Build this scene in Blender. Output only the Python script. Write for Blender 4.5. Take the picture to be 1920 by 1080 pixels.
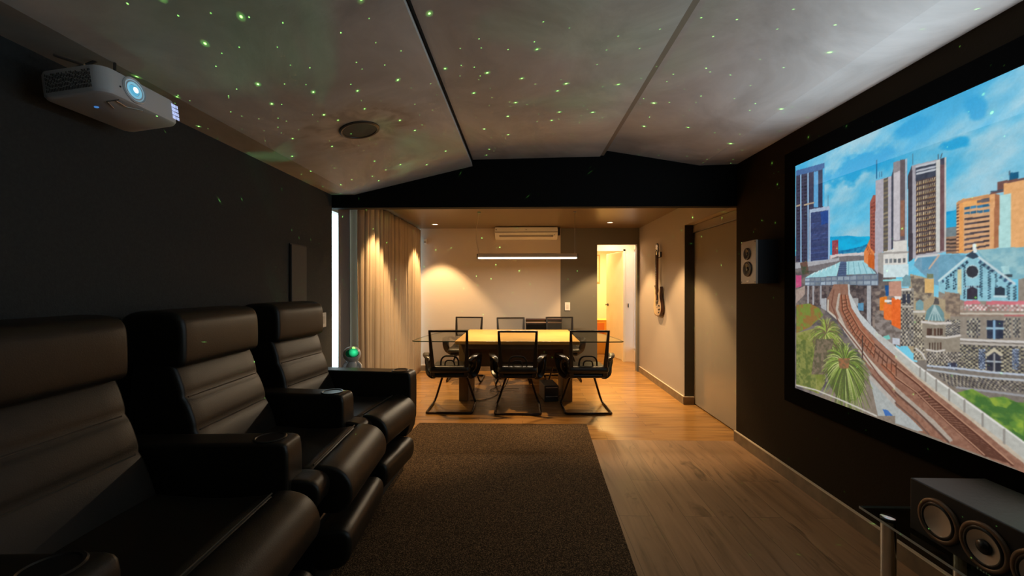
import bpy, bmesh, math, random, json
import numpy as np
from mathutils import Vector, Matrix
for o in list(bpy.data.objects): bpy.data.objects.remove(o, do_unlink=True)
S = bpy.context.scene; C = S.collection; PI = math.pi
random.seed(7)

# ------------------------------------------------------------ camera, world, exposure
cam = bpy.data.cameras.new('camera'); co = bpy.data.objects.new('camera', cam); C.objects.link(co)
co.location = (0, 0, 1.35); co.rotation_euler = (math.radians(89.855), 0, math.atan(20/790))
cam.sensor_width = 36; cam.lens = 36*790/1920; cam.clip_start = .02; cam.clip_end = 200
S.camera = co
S.view_settings.view_transform = 'Standard'; S.view_settings.look = 'None'
S.view_settings.exposure = 0.0; S.view_settings.gamma = 1.0; S.view_settings.use_curve_mapping = False
wd = bpy.data.worlds.new('daylight'); S.world = wd; wd.use_nodes = True
wd.node_tree.nodes['Background'].inputs[0].default_value = (.80, .90, 1.0, 1)
wd.node_tree.nodes['Background'].inputs[1].default_value = 3.0

def area(name, loc, rot, sx, sy, power, col):
    l = bpy.data.lights.new(name, 'AREA'); l.shape = 'RECTANGLE'; l.size = sx; l.size_y = sy; l.energy = power; l.color = col
    o = bpy.data.objects.new(name, l); C.objects.link(o); o.location = loc; o.rotation_euler = rot; return o
def spot(name, loc, power, col, ang, blend, r=.03):
    l = bpy.data.lights.new(name, 'SPOT'); l.energy = power; l.color = col; l.spot_size = math.radians(ang); l.spot_blend = blend; l.shadow_soft_size = r
    o = bpy.data.objects.new(name, l); C.objects.link(o); o.location = loc; return o
WARM = (1.0, .62, .28)
DL = [(-1.31, 4.55), (-1.31, 6.28), (1.27, 4.84), (1.27, 6.17)]      # four recessed downlights of the dining end
for x, y in DL:
    spot('downlight_beam', (x, y, 2.262), 168, WARM, 84, .35)
area('pendant_light', (.058, 5.268, 1.694), (0, 0, 0), 1.18, .045, 40, (1.0, .78, .52))
area('inner_room_light', (1.5, 8.8, 2.27), (0, 0, 0), .5, .5, 70, (1.0, .66, .26))
area('passage_light', (1.6, 7.25, 2.27), (0, 0, 0), .25, .25, 15, (1.0, .70, .46))
area('screen_light', (1.825, 1.56, 1.416), (0, PI/2, 0), 1.45, 2.6, 2.0, (.80, .90, 1.0))
area('ceiling_fill_light', (1.80, 1.45, 1.95), (0, math.radians(135), 0), .25, 2.5, 9, (.86, .92, 1.0))  # added fill lamp, angled upwards to brighten the front ceiling

# ------------------------------------------------------------ helpers
def new_mat(name):
    m = bpy.data.materials.new(name); m.use_nodes = True; nt = m.node_tree
    return m, nt, nt.nodes['Principled BSDF'], nt.nodes, nt.links
def mat(name, col, rough=.5, metal=0., spec=.5, bump=0., bscale=60., var=0., vscale=6., coat=0.):
    m, nt, b, N, L = new_mat(name)
    b.inputs['Base Color'].default_value = (*col, 1); b.inputs['Roughness'].default_value = rough
    b.inputs['Metallic'].default_value = metal; b.inputs['Specular IOR Level'].default_value = spec
    b.inputs['Coat Weight'].default_value = coat
    tc = N.new('ShaderNodeTexCoord')
    if var:
        n = N.new('ShaderNodeTexNoise'); n.inputs['Scale'].default_value = vscale; n.inputs['Detail'].default_value = 6
        L.new(tc.outputs['Object'], n.inputs['Vector'])
        r = N.new('ShaderNodeValToRGB'); r.color_ramp.elements[0].position = .3; r.color_ramp.elements[1].position = .7
        r.color_ramp.elements[0].color = (*[c*(1-var) for c in col], 1); r.color_ramp.elements[1].color = (*[min(1, c*(1+var)) for c in col], 1)
        L.new(n.outputs['Fac'], r.inputs[0]); L.new(r.outputs[0], b.inputs['Base Color'])
    if bump:
        n = N.new('ShaderNodeTexNoise'); n.inputs['Scale'].default_value = bscale; n.inputs['Detail'].default_value = 4
        L.new(tc.outputs['Object'], n.inputs['Vector'])
        u = N.new('ShaderNodeBump'); u.inputs['Strength'].default_value = bump; u.inputs['Distance'].default_value = .01
        L.new(n.outputs['Fac'], u.inputs['Height']); L.new(u.outputs[0], b.inputs['Normal'])
    return m
def emit(name, col, st):
    m, nt, b, N, L = new_mat(name); b.inputs['Base Color'].default_value = (*col, 1)
    b.inputs['Emission Color'].default_value = (*col, 1); b.inputs['Emission Strength'].default_value = st; return m
def glass(name, col=(.9, 1, .95), rough=0.):
    m, nt, b, N, L = new_mat(name); b.inputs['Base Color'].default_value = (*col, 1); b.inputs['Roughness'].default_value = rough
    b.inputs['Transmission Weight'].default_value = 1; b.inputs['IOR'].default_value = 1.45; return m
def thin_glass(name, tint=(.9, .97, .94), refl=.12, rough=.02):
    m, nt, b, N, L = new_mat(name); out = N['Material Output']
    t = N.new('ShaderNodeBsdfTransparent'); t.inputs[0].default_value = (*tint, 1)
    g = N.new('ShaderNodeBsdfGlossy'); g.inputs['Roughness'].default_value = rough
    f = N.new('ShaderNodeFresnel'); f.inputs[0].default_value = 1.5
    mx = N.new('ShaderNodeMixShader'); ge = N.new('ShaderNodeNewGeometry'); iv = N.new('ShaderNodeMath'); iv.operation = 'SUBTRACT'; iv.inputs[0].default_value = 1; L.new(ge.outputs['Backfacing'], iv.inputs[1])
    ff = N.new('ShaderNodeMath'); ff.operation = 'MULTIPLY'; L.new(f.outputs[0], ff.inputs[0]); L.new(iv.outputs[0], ff.inputs[1]); L.new(ff.outputs[0], mx.inputs[0]); L.new(t.outputs[0], mx.inputs[1]); L.new(g.outputs[0], mx.inputs[2])
    L.new(mx.outputs[0], out.inputs['Surface']); return m

def fin(name, bm, m, parent=None, smooth=False, ang=35):
    bmesh.ops.recalc_face_normals(bm, faces=bm.faces)
    me = bpy.data.meshes.new(name); bm.to_mesh(me); bm.free()
    if smooth:
        for p in me.polygons: p.use_smooth = True
        try: me.set_sharp_from_angle(angle=math.radians(ang))
        except Exception: pass
    o = bpy.data.objects.new(name, me); C.objects.link(o)
    for k in (m if isinstance(m, (list, tuple)) else [m]): me.materials.append(k)
    if parent: o.parent = parent
    return o
def thing(name, label, cat, loc=(0, 0, 0), rz=0, group=None):
    o = bpy.data.objects.new(name, None); o.empty_display_size = .05; C.objects.link(o)
    o.location = loc; o.rotation_euler = (0, 0, rz); o['label'] = label; o['category'] = cat
    if group: o['group'] = group
    return o
def tag(o, label, cat, group=None):
    o['label'] = label; o['category'] = cat
    if group: o['group'] = group
    return o
def dup(root, loc, rz, label, group=None):
    r = root.copy(); C.objects.link(r); r.location = loc; r.rotation_euler = (0, 0, rz); r['label'] = label
    if group: r['group'] = group
    for ch in list(root.children):
        c = ch.copy(); C.objects.link(c); c.parent = r
        for g in list(ch.children):
            d = g.copy(); C.objects.link(d); d.parent = c
    return r
def struct(name, bm, m, parent=None, smooth=False):
    o = fin(name, bm, m, parent, smooth)
    if not parent: o['kind'] = 'structure'
    return o
def box(bm, x0, x1, y0, y1, z0, z1, bev=0., seg=2, M=None):
    r = bmesh.ops.create_cube(bm, size=1); vs = r['verts']
    for v in vs:
        v.co = Vector((x0+(v.co.x+.5)*(x1-x0), y0+(v.co.y+.5)*(y1-y0), z0+(v.co.z+.5)*(z1-z0)))
    if bev:
        es = list({e for v in vs for e in v.link_edges})
        rr = bmesh.ops.bevel(bm, geom=es, offset=bev, segments=seg, affect='EDGES', profile=.5)
        vs = list({v for f in rr['faces'] for v in f.verts} | {v for v in vs if v.is_valid})
    if M is not None:
        for v in vs: v.co = M @ v.co
    return vs
def B(x0, x1, y0, y1, z0, z1, bev=0., seg=2):
    bm = bmesh.new(); box(bm, x0, x1, y0, y1, z0, z1, bev, seg); return bm
def quad(bm, *pts):
    return bm.faces.new([bm.verts.new(p) for p in pts])
def tube(bm, pts, r, n=8, caps=True):
    pts = [Vector(p) for p in pts]; rings = []; up = None
    for i, p in enumerate(pts):
        d = (pts[min(i+1, len(pts)-1)]-pts[max(i-1, 0)]).normalized()
        if up is None:
            up = Vector((0, 0, 1)) if abs(d.z) < .9 else Vector((1, 0, 0))
        a = (up-d*up.dot(d)).normalized(); b = d.cross(a); up = a
        rr = r[i] if isinstance(r, (list, tuple)) else r
        rings.append([bm.verts.new(p+a*rr*math.cos(2*PI*k/n)+b*rr*math.sin(2*PI*k/n)) for k in range(n)])
    for q in range(len(rings)-1):
        for k in range(n): bm.faces.new((rings[q][k], rings[q][(k+1) % n], rings[q+1][(k+1) % n], rings[q+1][k]))
    if caps: bm.faces.new(rings[0][::-1]); bm.faces.new(rings[-1])
def band(bm, pts, w, t, side):
    """flat strip of width w along the side vector, thickness t, swept along pts"""
    pts = [Vector(p) for p in pts]; rings = []; s0 = Vector(side).normalized()
    for i, p in enumerate(pts):
        d = (pts[min(i+1, len(pts)-1)]-pts[max(i-1, 0)]).normalized()
        s = (s0-d*s0.dot(d)).normalized(); n = d.cross(s)
        ww = w[i] if isinstance(w, (list, tuple)) else w
        rings.append([bm.verts.new(p+s*a*ww/2+n*b*t/2) for a, b in ((-1, -.5), (-.8, -1), (.8, -1), (1, -.5), (1, .5), (.8, 1), (-.8, 1), (-1, .5))])
    m = 8
    for q in range(len(rings)-1):
        for k in range(m): bm.faces.new((rings[q][k], rings[q][(k+1) % m], rings[q+1][(k+1) % m], rings[q+1][k]))
    bm.faces.new(rings[0][::-1]); bm.faces.new(rings[-1])
def smooth_path(pts, n=6):
    pts = [Vector(p) for p in pts]; out = []
    for i in range(len(pts)-1):
        p0 = pts[max(i-1, 0)]; p1 = pts[i]; p2 = pts[i+1]; p3 = pts[min(i+2, len(pts)-1)]
        for k in range(n):
            t = k/n
            out.append(.5*((2*p1)+(p2-p0)*t+(2*p0-5*p1+4*p2-p3)*t*t+(3*p1-p0-3*p2+p3)*t**3))
    out.append(pts[-1]); return out
def lathe(bm, prof, n=32, M=None):
    """prof: (r, z) from one end to the other, spun round local z"""
    rings = []
    for r, z in prof:
        if r < 1e-6: rings.append([bm.verts.new((0, 0, z))])
        else: rings.append([bm.verts.new((r*math.cos(2*PI*k/n), r*math.sin(2*PI*k/n), z)) for k in range(n)])
    for a, b in zip(rings, rings[1:]):
        for k in range(n):
            j = (k+1) % n
            if len(a) == 1 and len(b) == 1: continue
            if len(a) == 1: bm.faces.new((a[0], b[k], b[j]))
            elif len(b) == 1: bm.faces.new((a[k], a[j], b[0]))
            else: bm.faces.new((a[k], a[j], b[j], b[k]))
    if M is not None:
        for g in rings:
            for v in g: v.co = M @ v.co
def chaikin(p, n=2):
    for _ in range(n):
        q = []
        for i in range(len(p)):
            a = p[i]; b = p[(i+1) % len(p)]
            q += [(a[0]*.75+b[0]*.25, a[1]*.75+b[1]*.25), (a[0]*.25+b[0]*.75, a[1]*.25+b[1]*.75)]
        p = q
    return p
def soft_prism(bm, prof, y0, y1, r=.02, n=4, crown=0.):
    """closed profile in (x, z) run along y, its two ends rounded over by r"""
    A = sum(prof[i][0]*prof[(i+1) % len(prof)][1]-prof[(i+1) % len(prof)][0]*prof[i][1] for i in range(len(prof)))
    if A < 0: prof = prof[::-1]
    nor = []
    for i in range(len(prof)):
        a = prof[i-1]; b = prof[(i+1) % len(prof)]; dx, dz = b[0]-a[0], b[1]-a[1]; l = math.hypot(dx, dz) or 1
        nor.append((dz/l, -dx/l))
    secs = [(y0+r*(1-math.cos(k/n*PI/2)), r*(1-math.sin(k/n*PI/2))) for k in range(n+1)]
    mid = [(y0+r+(y1-y0-2*r)*k/8, -crown*math.sin(PI*k/8)) for k in range(1, 8)]
    secs = secs+mid+[(y0+y1-y, ins) for y, ins in secs[::-1]]
    rings = [[bm.verts.new((p[0]-q[0]*ins, y, p[1]-q[1]*ins)) for p, q in zip(prof, nor)] for y, ins in secs]
    m = len(prof)
    for a, b in zip(rings, rings[1:]):
        for k in range(m): bm.faces.new((a[k], a[(k+1) % m], b[(k+1) % m], b[k]))
    bm.faces.new(rings[0]); bm.faces.new(rings[-1][::-1])
def cyl(bm, p, q, r, n=20): tube(bm, [p, q], r, n)

# ------------------------------------------------------------ materials
def plank_mat(name, along_x, light, mid, dark, width, length, rough, knots):
    m, nt, b, N, L = new_mat(name); tc = N.new('ShaderNodeTexCoord')
    mp = N.new('ShaderNodeMapping'); L.new(tc.outputs['Object'], mp.inputs[0])
    if not along_x: mp.inputs['Rotation'].default_value = (0, 0, PI/2)
    br = N.new('ShaderNodeTexBrick'); br.inputs['Scale'].default_value = 1; br.inputs['Brick Width'].default_value = length
    br.inputs['Row Height'].default_value = width; br.inputs['Mortar Size'].default_value = .0012; br.offset = .37
    br.inputs['Color1'].default_value = (0, 0, 0, 1); br.inputs['Color2'].default_value = (1, 1, 1, 1); br.inputs['Mortar'].default_value = (.5, .5, .5, 1)
    L.new(mp.outputs[0], br.inputs['Vector'])
    # each board shifts the grain
    add = N.new('ShaderNodeVectorMath'); add.operation = 'MULTIPLY_ADD'
    L.new(br.outputs['Color'], add.inputs[0]); add.inputs[1].default_value = (3.1, 7.7, 0); L.new(mp.outputs[0], add.inputs[2])
    st = N.new('ShaderNodeMapping'); st.inputs['Scale'].default_value = (.9, 11, 1); L.new(add.outputs[0], st.inputs[0])
    n1 = N.new('ShaderNodeTexNoise'); n1.inputs['Scale'].default_value = 2.2; n1.inputs['Detail'].default_value = 8; n1.inputs['Distortion'].default_value = .6; L.new(st.outputs[0], n1.inputs['Vector'])
    r = N.new('ShaderNodeValToRGB'); e = r.color_ramp.elements
    e[0].position = .28; e[0].color = (*dark, 1); e[1].position = .72; e[1].color = (*light, 1); k = e.new(.45); k.color = (*mid, 1)
    L.new(n1.outputs['Fac'], r.inputs[0]); col = r.outputs[0]
    mixv = N.new('ShaderNodeMix'); mixv.data_type = 'RGBA'; mixv.blend_type = 'MULTIPLY'; mixv.inputs[0].default_value = .5
    vr = N.new('ShaderNodeValToRGB'); vr.color_ramp.elements[0].color = (.68, .68, .68, 1); vr.color_ramp.elements[1].color = (1.1, 1.08, 1.05, 1)
    L.new(br.outputs['Color'], vr.inputs[0]); L.new(col, mixv.inputs[6]); L.new(vr.outputs[0], mixv.inputs[7]); col = mixv.outputs[2]
    if knots:
        st2 = N.new('ShaderNodeMapping'); st2.inputs['Scale'].default_value = (1.0, 3.4, 1); L.new(add.outputs[0], st2.inputs[0])
        vo = N.new('ShaderNodeTexNoise'); vo.inputs['Scale'].default_value = 3.2; vo.inputs['Detail'].default_value = 9; vo.inputs['Distortion'].default_value = 1.4; L.new(st2.outputs[0], vo.inputs['Vector'])
        kr = N.new('ShaderNodeValToRGB'); kr.color_ramp.elements[0].position = .60; kr.color_ramp.elements[0].color = (0, 0, 0, 1); kr.color_ramp.elements[1].position = .80; kr.color_ramp.elements[1].color = (1, 1, 1, 1)
        L.new(vo.outputs['Fac'], kr.inputs[0])
        mk = N.new('ShaderNodeMix'); mk.data_type = 'RGBA'; mk.inputs[7].default_value = (dark[0]*.45, dark[1]*.42, dark[2]*.4, 1)
        L.new(kr.outputs[0], mk.inputs[0]); L.new(col, mk.inputs[6]); col = mk.outputs[2]
    mm = N.new('ShaderNodeMix'); mm.data_type = 'RGBA'; mm.inputs[7].default_value = (dark[0]*.5, dark[1]*.5, dark[2]*.5, 1)
    L.new(br.outputs['Fac'], mm.inputs[0]); L.new(col, mm.inputs[6]); L.new(mm.outputs[2], b.inputs['Base Color'])
    b.inputs['Roughness'].default_value = rough
    u = N.new('ShaderNodeBump'); u.inputs['Strength'].default_value = .08; u.inputs['Distance'].default_value = .01; L.new(n1.outputs['Fac'], u.inputs['Height']); L.new(u.outputs[0], b.inputs['Normal'])
    return m
M_FRONT = plank_mat('grey_brown_knotty_boards', False, (.36, .215, .115), (.29, .172, .09), (.19, .11, .055), .19, 1.25, .42, True)
M_BACK = plank_mat('honey_laminate_boards', True, (.46, .25, .078), (.35, .18, .052), (.21, .10, .028), .125, 1.2, .26, False)
def carpet_mat():
    m, nt, b, N, L = new_mat('brown_flecked_carpet'); tc = N.new('ShaderNodeTexCoord')
    n = N.new('ShaderNodeTexNoise'); n.inputs['Scale'].default_value = 190; n.inputs['Detail'].default_value = 3; L.new(tc.outputs['Object'], n.inputs['Vector'])
    r = N.new('ShaderNodeValToRGB'); e = r.color_ramp.elements; e[0].position = .38; e[0].color = (.022, .015, .009, 1); e[1].position = .66; e[1].color = (.25, .16, .085, 1); k = e.new(.52); k.color = (.075, .048, .026, 1)
    L.new(n.outputs['Fac'], r.inputs[0]); L.new(r.outputs[0], b.inputs['Base Color']); b.inputs['Roughness'].default_value = .95; b.inputs['Specular IOR Level'].default_value = .1
    u = N.new('ShaderNodeBump'); u.inputs['Strength'].default_value = .7; u.inputs['Distance'].default_value = .01; L.new(n.outputs['Fac'], u.inputs['Height']); L.new(u.outputs[0], b.inputs['Normal'])
    return m
M_CARPET = carpet_mat()
def concrete_mat():
    m, nt, b, N, L = new_mat('trowelled_grey_plaster'); tc = N.new('ShaderNodeTexCoord')
    n = N.new('ShaderNodeTexNoise'); n.inputs['Scale'].default_value = 1.5; n.inputs['Detail'].default_value = 10; n.inputs['Roughness'].default_value = .62; n.inputs['Distortion'].default_value = .8
    L.new(tc.outputs['Object'], n.inputs['Vector'])
    r = N.new('ShaderNodeValToRGB'); e = r.color_ramp.elements; e[0].position = .3; e[0].color = (.45, .435, .405, 1); e[1].position = .70; e[1].color = (.79, .78, .745, 1); L.new(n.outputs['Fac'], r.inputs[0])
    # rough patch of plaster round the ceiling speaker
    geo = N.new('ShaderNodeNewGeometry'); sub = N.new('ShaderNodeVectorMath'); sub.operation = 'SUBTRACT'; sub.inputs[1].default_value = (-.98, 2.5, 2.29)
    L.new(geo.outputs['Position'], sub.inputs[0]); ln = N.new('ShaderNodeVectorMath'); ln.operation = 'LENGTH'; L.new(sub.outputs[0], ln.inputs[0])
    n2 = N.new('ShaderNodeTexNoise'); n2.inputs['Scale'].default_value = 7; n2.inputs['Detail'].default_value = 8; n2.inputs['Distortion'].default_value = 1.2; L.new(tc.outputs['Object'], n2.inputs['Vector'])
    ma = N.new('ShaderNodeMath'); ma.operation = 'MULTIPLY_ADD'; ma.inputs[1].default_value = .35; L.new(n2.outputs['Fac'], ma.inputs[0]); L.new(ln.outputs['Value'], ma.inputs[2])
    mr = N.new('ShaderNodeMapRange'); mr.inputs[1].default_value = .38; mr.inputs[2].default_value = .56; mr.inputs[3].default_value = .75; mr.inputs[4].default_value = 0; L.new(ma.outputs[0], mr.inputs[0])
    r2 = N.new('ShaderNodeValToRGB'); r2.color_ramp.elements[0].position = .35; r2.color_ramp.elements[0].color = (.40, .32, .23, 1); r2.color_ramp.elements[1].position = .65; r2.color_ramp.elements[1].color = (.80, .70, .55, 1); L.new(n2.outputs['Fac'], r2.inputs[0])
    mx = N.new('ShaderNodeMix'); mx.data_type = 'RGBA'; L.new(mr.outputs[0], mx.inputs[0]); L.new(r.outputs[0], mx.inputs[6]); L.new(r2.outputs[0], mx.inputs[7]); L.new(mx.outputs[2], b.inputs['Base Color'])
    b.inputs['Roughness'].default_value = .62; b.inputs['Specular IOR Level'].default_value = .35
    u = N.new('ShaderNodeBump'); u.inputs['Strength'].default_value = .28; u.inputs['Distance'].default_value = .02; L.new(n.outputs['Fac'], u.inputs['Height']); L.new(u.outputs[0], b.inputs['Normal'])
    return m
M_CONC = concrete_mat()
def linen_mat(name, col):
    m = mat(name, col, .9, spec=.1, bump=0, var=.05, vscale=3); return m
M_WALL_L = mat('charcoal_wall', (.043, .046, .045), .8, spec=.3, bump=.3, bscale=160, var=.1, vscale=90)
M_WALL_R = mat('dark_brown_wall', (.022, .0145, .007), .8, spec=.12, bump=.1, bscale=80)
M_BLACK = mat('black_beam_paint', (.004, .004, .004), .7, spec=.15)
M_BEIGE = mat('beige_wall', (.60, .53, .46), .55, spec=.3, bump=.04, bscale=40)
M_GREY = mat('grey_wall', (.16, .155, .135), .6, spec=.3)
M_GREIGE = mat('greige_wall', (.40, .34, .28), .6, spec=.3, bump=.03, bscale=40)
M_CEILB = mat('brown_dining_ceiling', (.18, .13, .075), .35, spec=.45)
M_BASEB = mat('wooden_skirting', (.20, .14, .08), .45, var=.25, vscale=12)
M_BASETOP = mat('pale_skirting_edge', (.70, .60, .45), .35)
M_WHITE = mat('white_plastic', (.75, .74, .72), .35, bump=.02)
M_CREAM = mat('cream_door', (.80, .70, .50), .4, var=.03)
M_LEATH = mat('black_leather', (.016, .012, .008), .40, spec=.45, bump=.08, bscale=260, var=.15, vscale=9)
M_STITCH = mat('leather_piping', (.075, .06, .045), .4)
M_CHROME = mat('chrome', (.75, .74, .72), .12, 1)
M_DKMET = mat('dark_metal', (.06, .055, .05), .3, .8)
M_BLKPL = mat('black_plastic', (.012, .011, .010), .32)
M_BLKGL = mat('gloss_black', (.008, .008, .008), .12, coat=.4)
M_ALU = mat('aluminium', (.45, .43, .40), .35, .9)
M_YELLOW = mat('yellow_oak_veneer', (.62, .36, .09), .30, var=.1, vscale=4)
M_OAKD = mat('oak_underframe', (.22, .13, .055), .45, var=.2, vscale=6)
M_LINEN = linen_mat('linen_curtain', (.43, .345, .25))
M_LINING = linen_mat('grey_curtain_lining', (.20, .20, .215))

# ------------------------------------------------------------ the setting
YB = 3.726; YW = 6.757; XL = -1.707; XR = 1.87; ZC = 2.29; YF = -1.8
struct('floor', B(XL-.1, 2.1, YF, 3.735, -.1, 0), M_FRONT)
struct('floor', B(-2.1, 2.6, 3.735, 10.2, -.1, 0), M_BACK)
struct('wall_left', B(-2.1, XL, YF, YB+.004, 0, 2.7), M_WALL_L)
struct('wall_right', B(XR, 2.1, YF, YB+.01, 0, 2.7), M_WALL_R)
struct('wall_front', B(-2.1, 2.1, YF-.12, YF, 0, 2.7), M_WALL_L)
def panel(prof):
    bm = bmesh.new(); y0, y1 = YF, YB+.004
    a = [bm.verts.new((x, y0, z)) for x, z in prof]; b = [bm.verts.new((x, y1, z)) for x, z in prof]
    n = len(prof)
    for k in range(n): bm.faces.new((a[k], a[(k+1) % n], b[(k+1) % n], b[k]))
    bm.faces.new(a[::-1]); bm.faces.new(b); return bm
struct('ceiling', panel([(XL, 2.172), (-1.5, 2.172), (-.445, 2.42), (-.452, 2.468), (-1.5, 2.24), (XL, 2.24)]), M_CONC)
struct('ceiling', panel([(-.62, 2.474), (-.445, 2.477), (.680, 2.497), (.705, 2.538), (.60, 2.56), (-.62, 2.56)]), M_CONC)
struct('ceiling', panel([(.60, 2.571), (.718, 2.551), (1.548, 2.411), (XR, 2.421), (XR, 2.50), (.60, 2.62)]), M_CONC)
struct('ceiling', B(-2.1, 2.1, YF, YB, 2.63, 2.75), M_BLACK)
struct('step_shade_left', B(-.4448, -.441, YF, YB, 2.452, 2.4775), M_BLACK)  # strip coloured black as the shade in the left ceiling step
struct('step_shade_right', B(.683, .714, YF, YB, 2.505, 2.56), mat('painted_step_shade', (.30, .25, .19), .8))  # brown strip painting the shade along the right ceiling step
struct('trim_1', B(-2.1, 2.1, YB, YB+.085, 2.056, 2.72), M_BLACK)
struct('ceiling', B(-2.1, 2.6, YB+.085, 10.2, ZC, ZC+.15), M_CEILB)
# back wall of the dining end, with its doorway
struct('wall_back', B(-2.1, .606, YW, YW+.12, 0, ZC), M_BEIGE)
bm = bmesh.new(); box(bm, .606, 1.191, YW+.012, YW+.12, 0, ZC); box(bm, 1.191, 1.825, YW+.012, YW+.12, 2.03, ZC); box(bm, 1.825, 2.1, YW+.012, YW+.12, 0, ZC)
struct('wall_back', bm, M_GREY)
# wall with the guitar, lintel and wall behind the sliding glass door
bm = bmesh.new(); box(bm, 1.86, 2.1, 4.893, YW+.012, 0, ZC); box(bm, 1.86, 2.1, YB+.085, 4.893, 2.06, ZC)
struct('wall_right', bm, M_GREIGE)
struct('wall_right', B(2.02, 2.1, YB+.01, 4.9, 0, 2.06), M_GREIGE)
struct('trim_2', B(1.861, 1.965, 4.884, 4.893, .0, 2.055), mat('dark_green_grey_jamb', (.035, .034, .026), .5))
# skirting boards
def skirt(x0, x1, y0, y1):
    bm = B(x0, x1, y0, y1, 0, .086); o = struct(SK[0], bm, M_BASEB)
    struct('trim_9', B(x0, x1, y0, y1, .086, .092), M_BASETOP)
    return o
SK = ['baseboard_right']
skirt(1.853, 1.87, YF, 3.745); skirt(1.845, 1.86, 4.87, YW)
skirt(1.845, 1.965, 4.868, 4.884)
SK = ['baseboard_back']
skirt(-1.95, 1.18, YW-.014, YW)
SK = ['baseboard_left']
skirt(XL, XL+.014, YF, YB)
# window wall of the dining end (behind the curtain)
bm = bmesh.new(); box(bm, -2.1, -1.98, YB, 3.80, 0, ZC); box(bm, -2.1, -1.98, 3.8, YW, 2.2, ZC); box(bm, -2.1, -1.98, 3.8, YW, 0, .04)
struct('wall_left', bm, M_BEIGE)
bm = bmesh.new()
for y in (3.80, 4.78, 5.76, 6.70): box(bm, -2.06, -2.0, y, y+.05, .04, 2.2)
for z in (.04, 2.15): box(bm, -2.06, -2.0, 3.80, 6.75, z, z+.05)
w = struct('window_1', bm, M_ALU)
struct('window_pane', B(-2.035, -2.028, 3.85, 6.70, .09, 2.15), thin_glass('window_glass'), w)
# passage beyond the doorway
M_PASS = mat('cream_passage_wall', (.78, .66, .52), .6)
bm = bmesh.new(); box(bm, 1.07, 1.19, YW+.12, 7.67, 0, ZC)
struct('wall_passage', bm, M_PASS)
bm = bmesh.new(); box(bm, 2.005, 2.12, YW+.12, 7.34, 0, ZC); box(bm, 2.005, 2.12, 7.34, 7.67, 0, .20); box(bm, 2.005, 2.12, 7.34, 7.67, 2.02, ZC)
struct('wall_passage', bm, M_PASS)
bm = bmesh.new(); box(bm, 1.855, 2.4, 7.67, 7.75, 0, ZC); box(bm, .2, 1.855, 7.67, 7.75, 2.03, ZC); box(bm, .2, 1.10, 7.67, 7.75, 0, 2.03)
struct('wall_passage', bm, M_PASS)
bm = bmesh.new(); box(bm, .2, 2.5, 9.9, 10.0, 0, ZC); box(bm, .2, .3, 7.75, 9.9, 0, ZC); box(bm, 2.4, 2.5, 7.75, 9.9, 0, ZC)
struct('wall_inner_room', bm, mat('warm_white_wall', (.85, .76, .56), .6))
bm = bmesh.new()
box(bm, 2.02, 2.05, 7.34, 7.36, .2, 2.02); box(bm, 2.02, 2.05, 7.66, 7.67, .2, 2.02); box(bm, 2.02, 2.05, 7.34, 7.67, .2, .24); box(bm, 2.02, 2.05, 7.34, 7.67, 1.98, 2.02)
w = struct('window_2', bm, M_WHITE)
bm = bmesh.new()
for k in range(60):
    z = .27+k*.0285
    if z < 1.9: box(bm, 2.03, 2.055, 7.36, 7.66, z, z+.0025)
struct('window_blind', bm, M_ALU, w)
# door frames and leaves
bm = bmesh.new(); box(bm, 1.815, 1.855, 7.655, 7.76, 0, 2.03); box(bm, 1.13, 1.855, 7.655, 7.76, 2.0, 2.03)
d = struct('door_1', bm, M_CREAM)
th = math.atan2(1.70-1.85, 8.44-7.80)
Md = Matrix.Translation((1.845, 7.77, 0)) @ Matrix.Rotation(-math.atan2(-.15, .64), 4, 'Z')
bm = bmesh.new(); box(bm, -.018, .018, 0, .70, .01, 2.0, .003, M=Md); struct('door_leaf', bm, M_CREAM, d)
bm = bmesh.new()
tube(bm, [Md @ Vector((-.02, .62, 1.0)), Md @ Vector((-.07, .62, 1.0))], .011, 10); tube(bm, [Md @ Vector((-.065, .62, 1.0)), Md @ Vector((-.065, .52, 1.0))], .010, 10)
lathe(bm, [(0, .0), (.026, .0), (.026, .008), (0, .01)], 20, Md @ Matrix.Translation((-.02, .62, 1.0)) @ Matrix.Rotation(-PI/2, 4, 'Y'))
struct('door_handle', bm, M_DKMET, d, True)
bm = bmesh.new(); box(bm, 1.90, 1.915, 7.655, 7.669, .98, 1.05, .003); struct('trim_3', bm, M_DKMET)
# sliding glass door
M_TAUPE = mat('taupe_back_painted_glass', (.33, .285, .22), .16, spec=.55)
d = struct('door_2', B(1.972, 1.982, 3.60, 4.92, .012, 1.968, .002), M_TAUPE)
struct('door_rail', B(1.955, 2.0, YB+.02, 4.885, 1.972, 2.055), mat('rail_cover', (.33, .27, .20), .4), d)
struct('rail_edge', B(1.950, 1.955, YB+.02, 4.885, 1.966, 1.976), M_ALU, d)

# riser under the recliners and the carpet
bm = bmesh.new(); box(bm, XL, -.90, YF, 3.16, .0, .15, .006)
struct('trim_4', bm, mat('black_riser', (.012, .010, .008), .9))
bm = bmesh.new()
P_ = [(-1.02, 4.14), (.625, 4.135), (.575, 3.0), (.535, 1.98), (.47, YF+.1), (-1.2, YF+.1), (-1.2, 2.0)]
a = [bm.verts.new((x, y, .0005)) for x, y in P_]; b_ = [bm.verts.new((x, y, .007)) for x, y in P_]
n = len(P_)
for k in range(n): bm.faces.new((a[k], a[(k+1) % n], b_[(k+1) % n], b_[k]))
bm.faces.new(b_); bm.faces.new(a[::-1])
tag(fin('carpet', bm, M_CARPET), 'flecked brown carpet runner laid in front of the black recliners', 'carpet')

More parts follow.
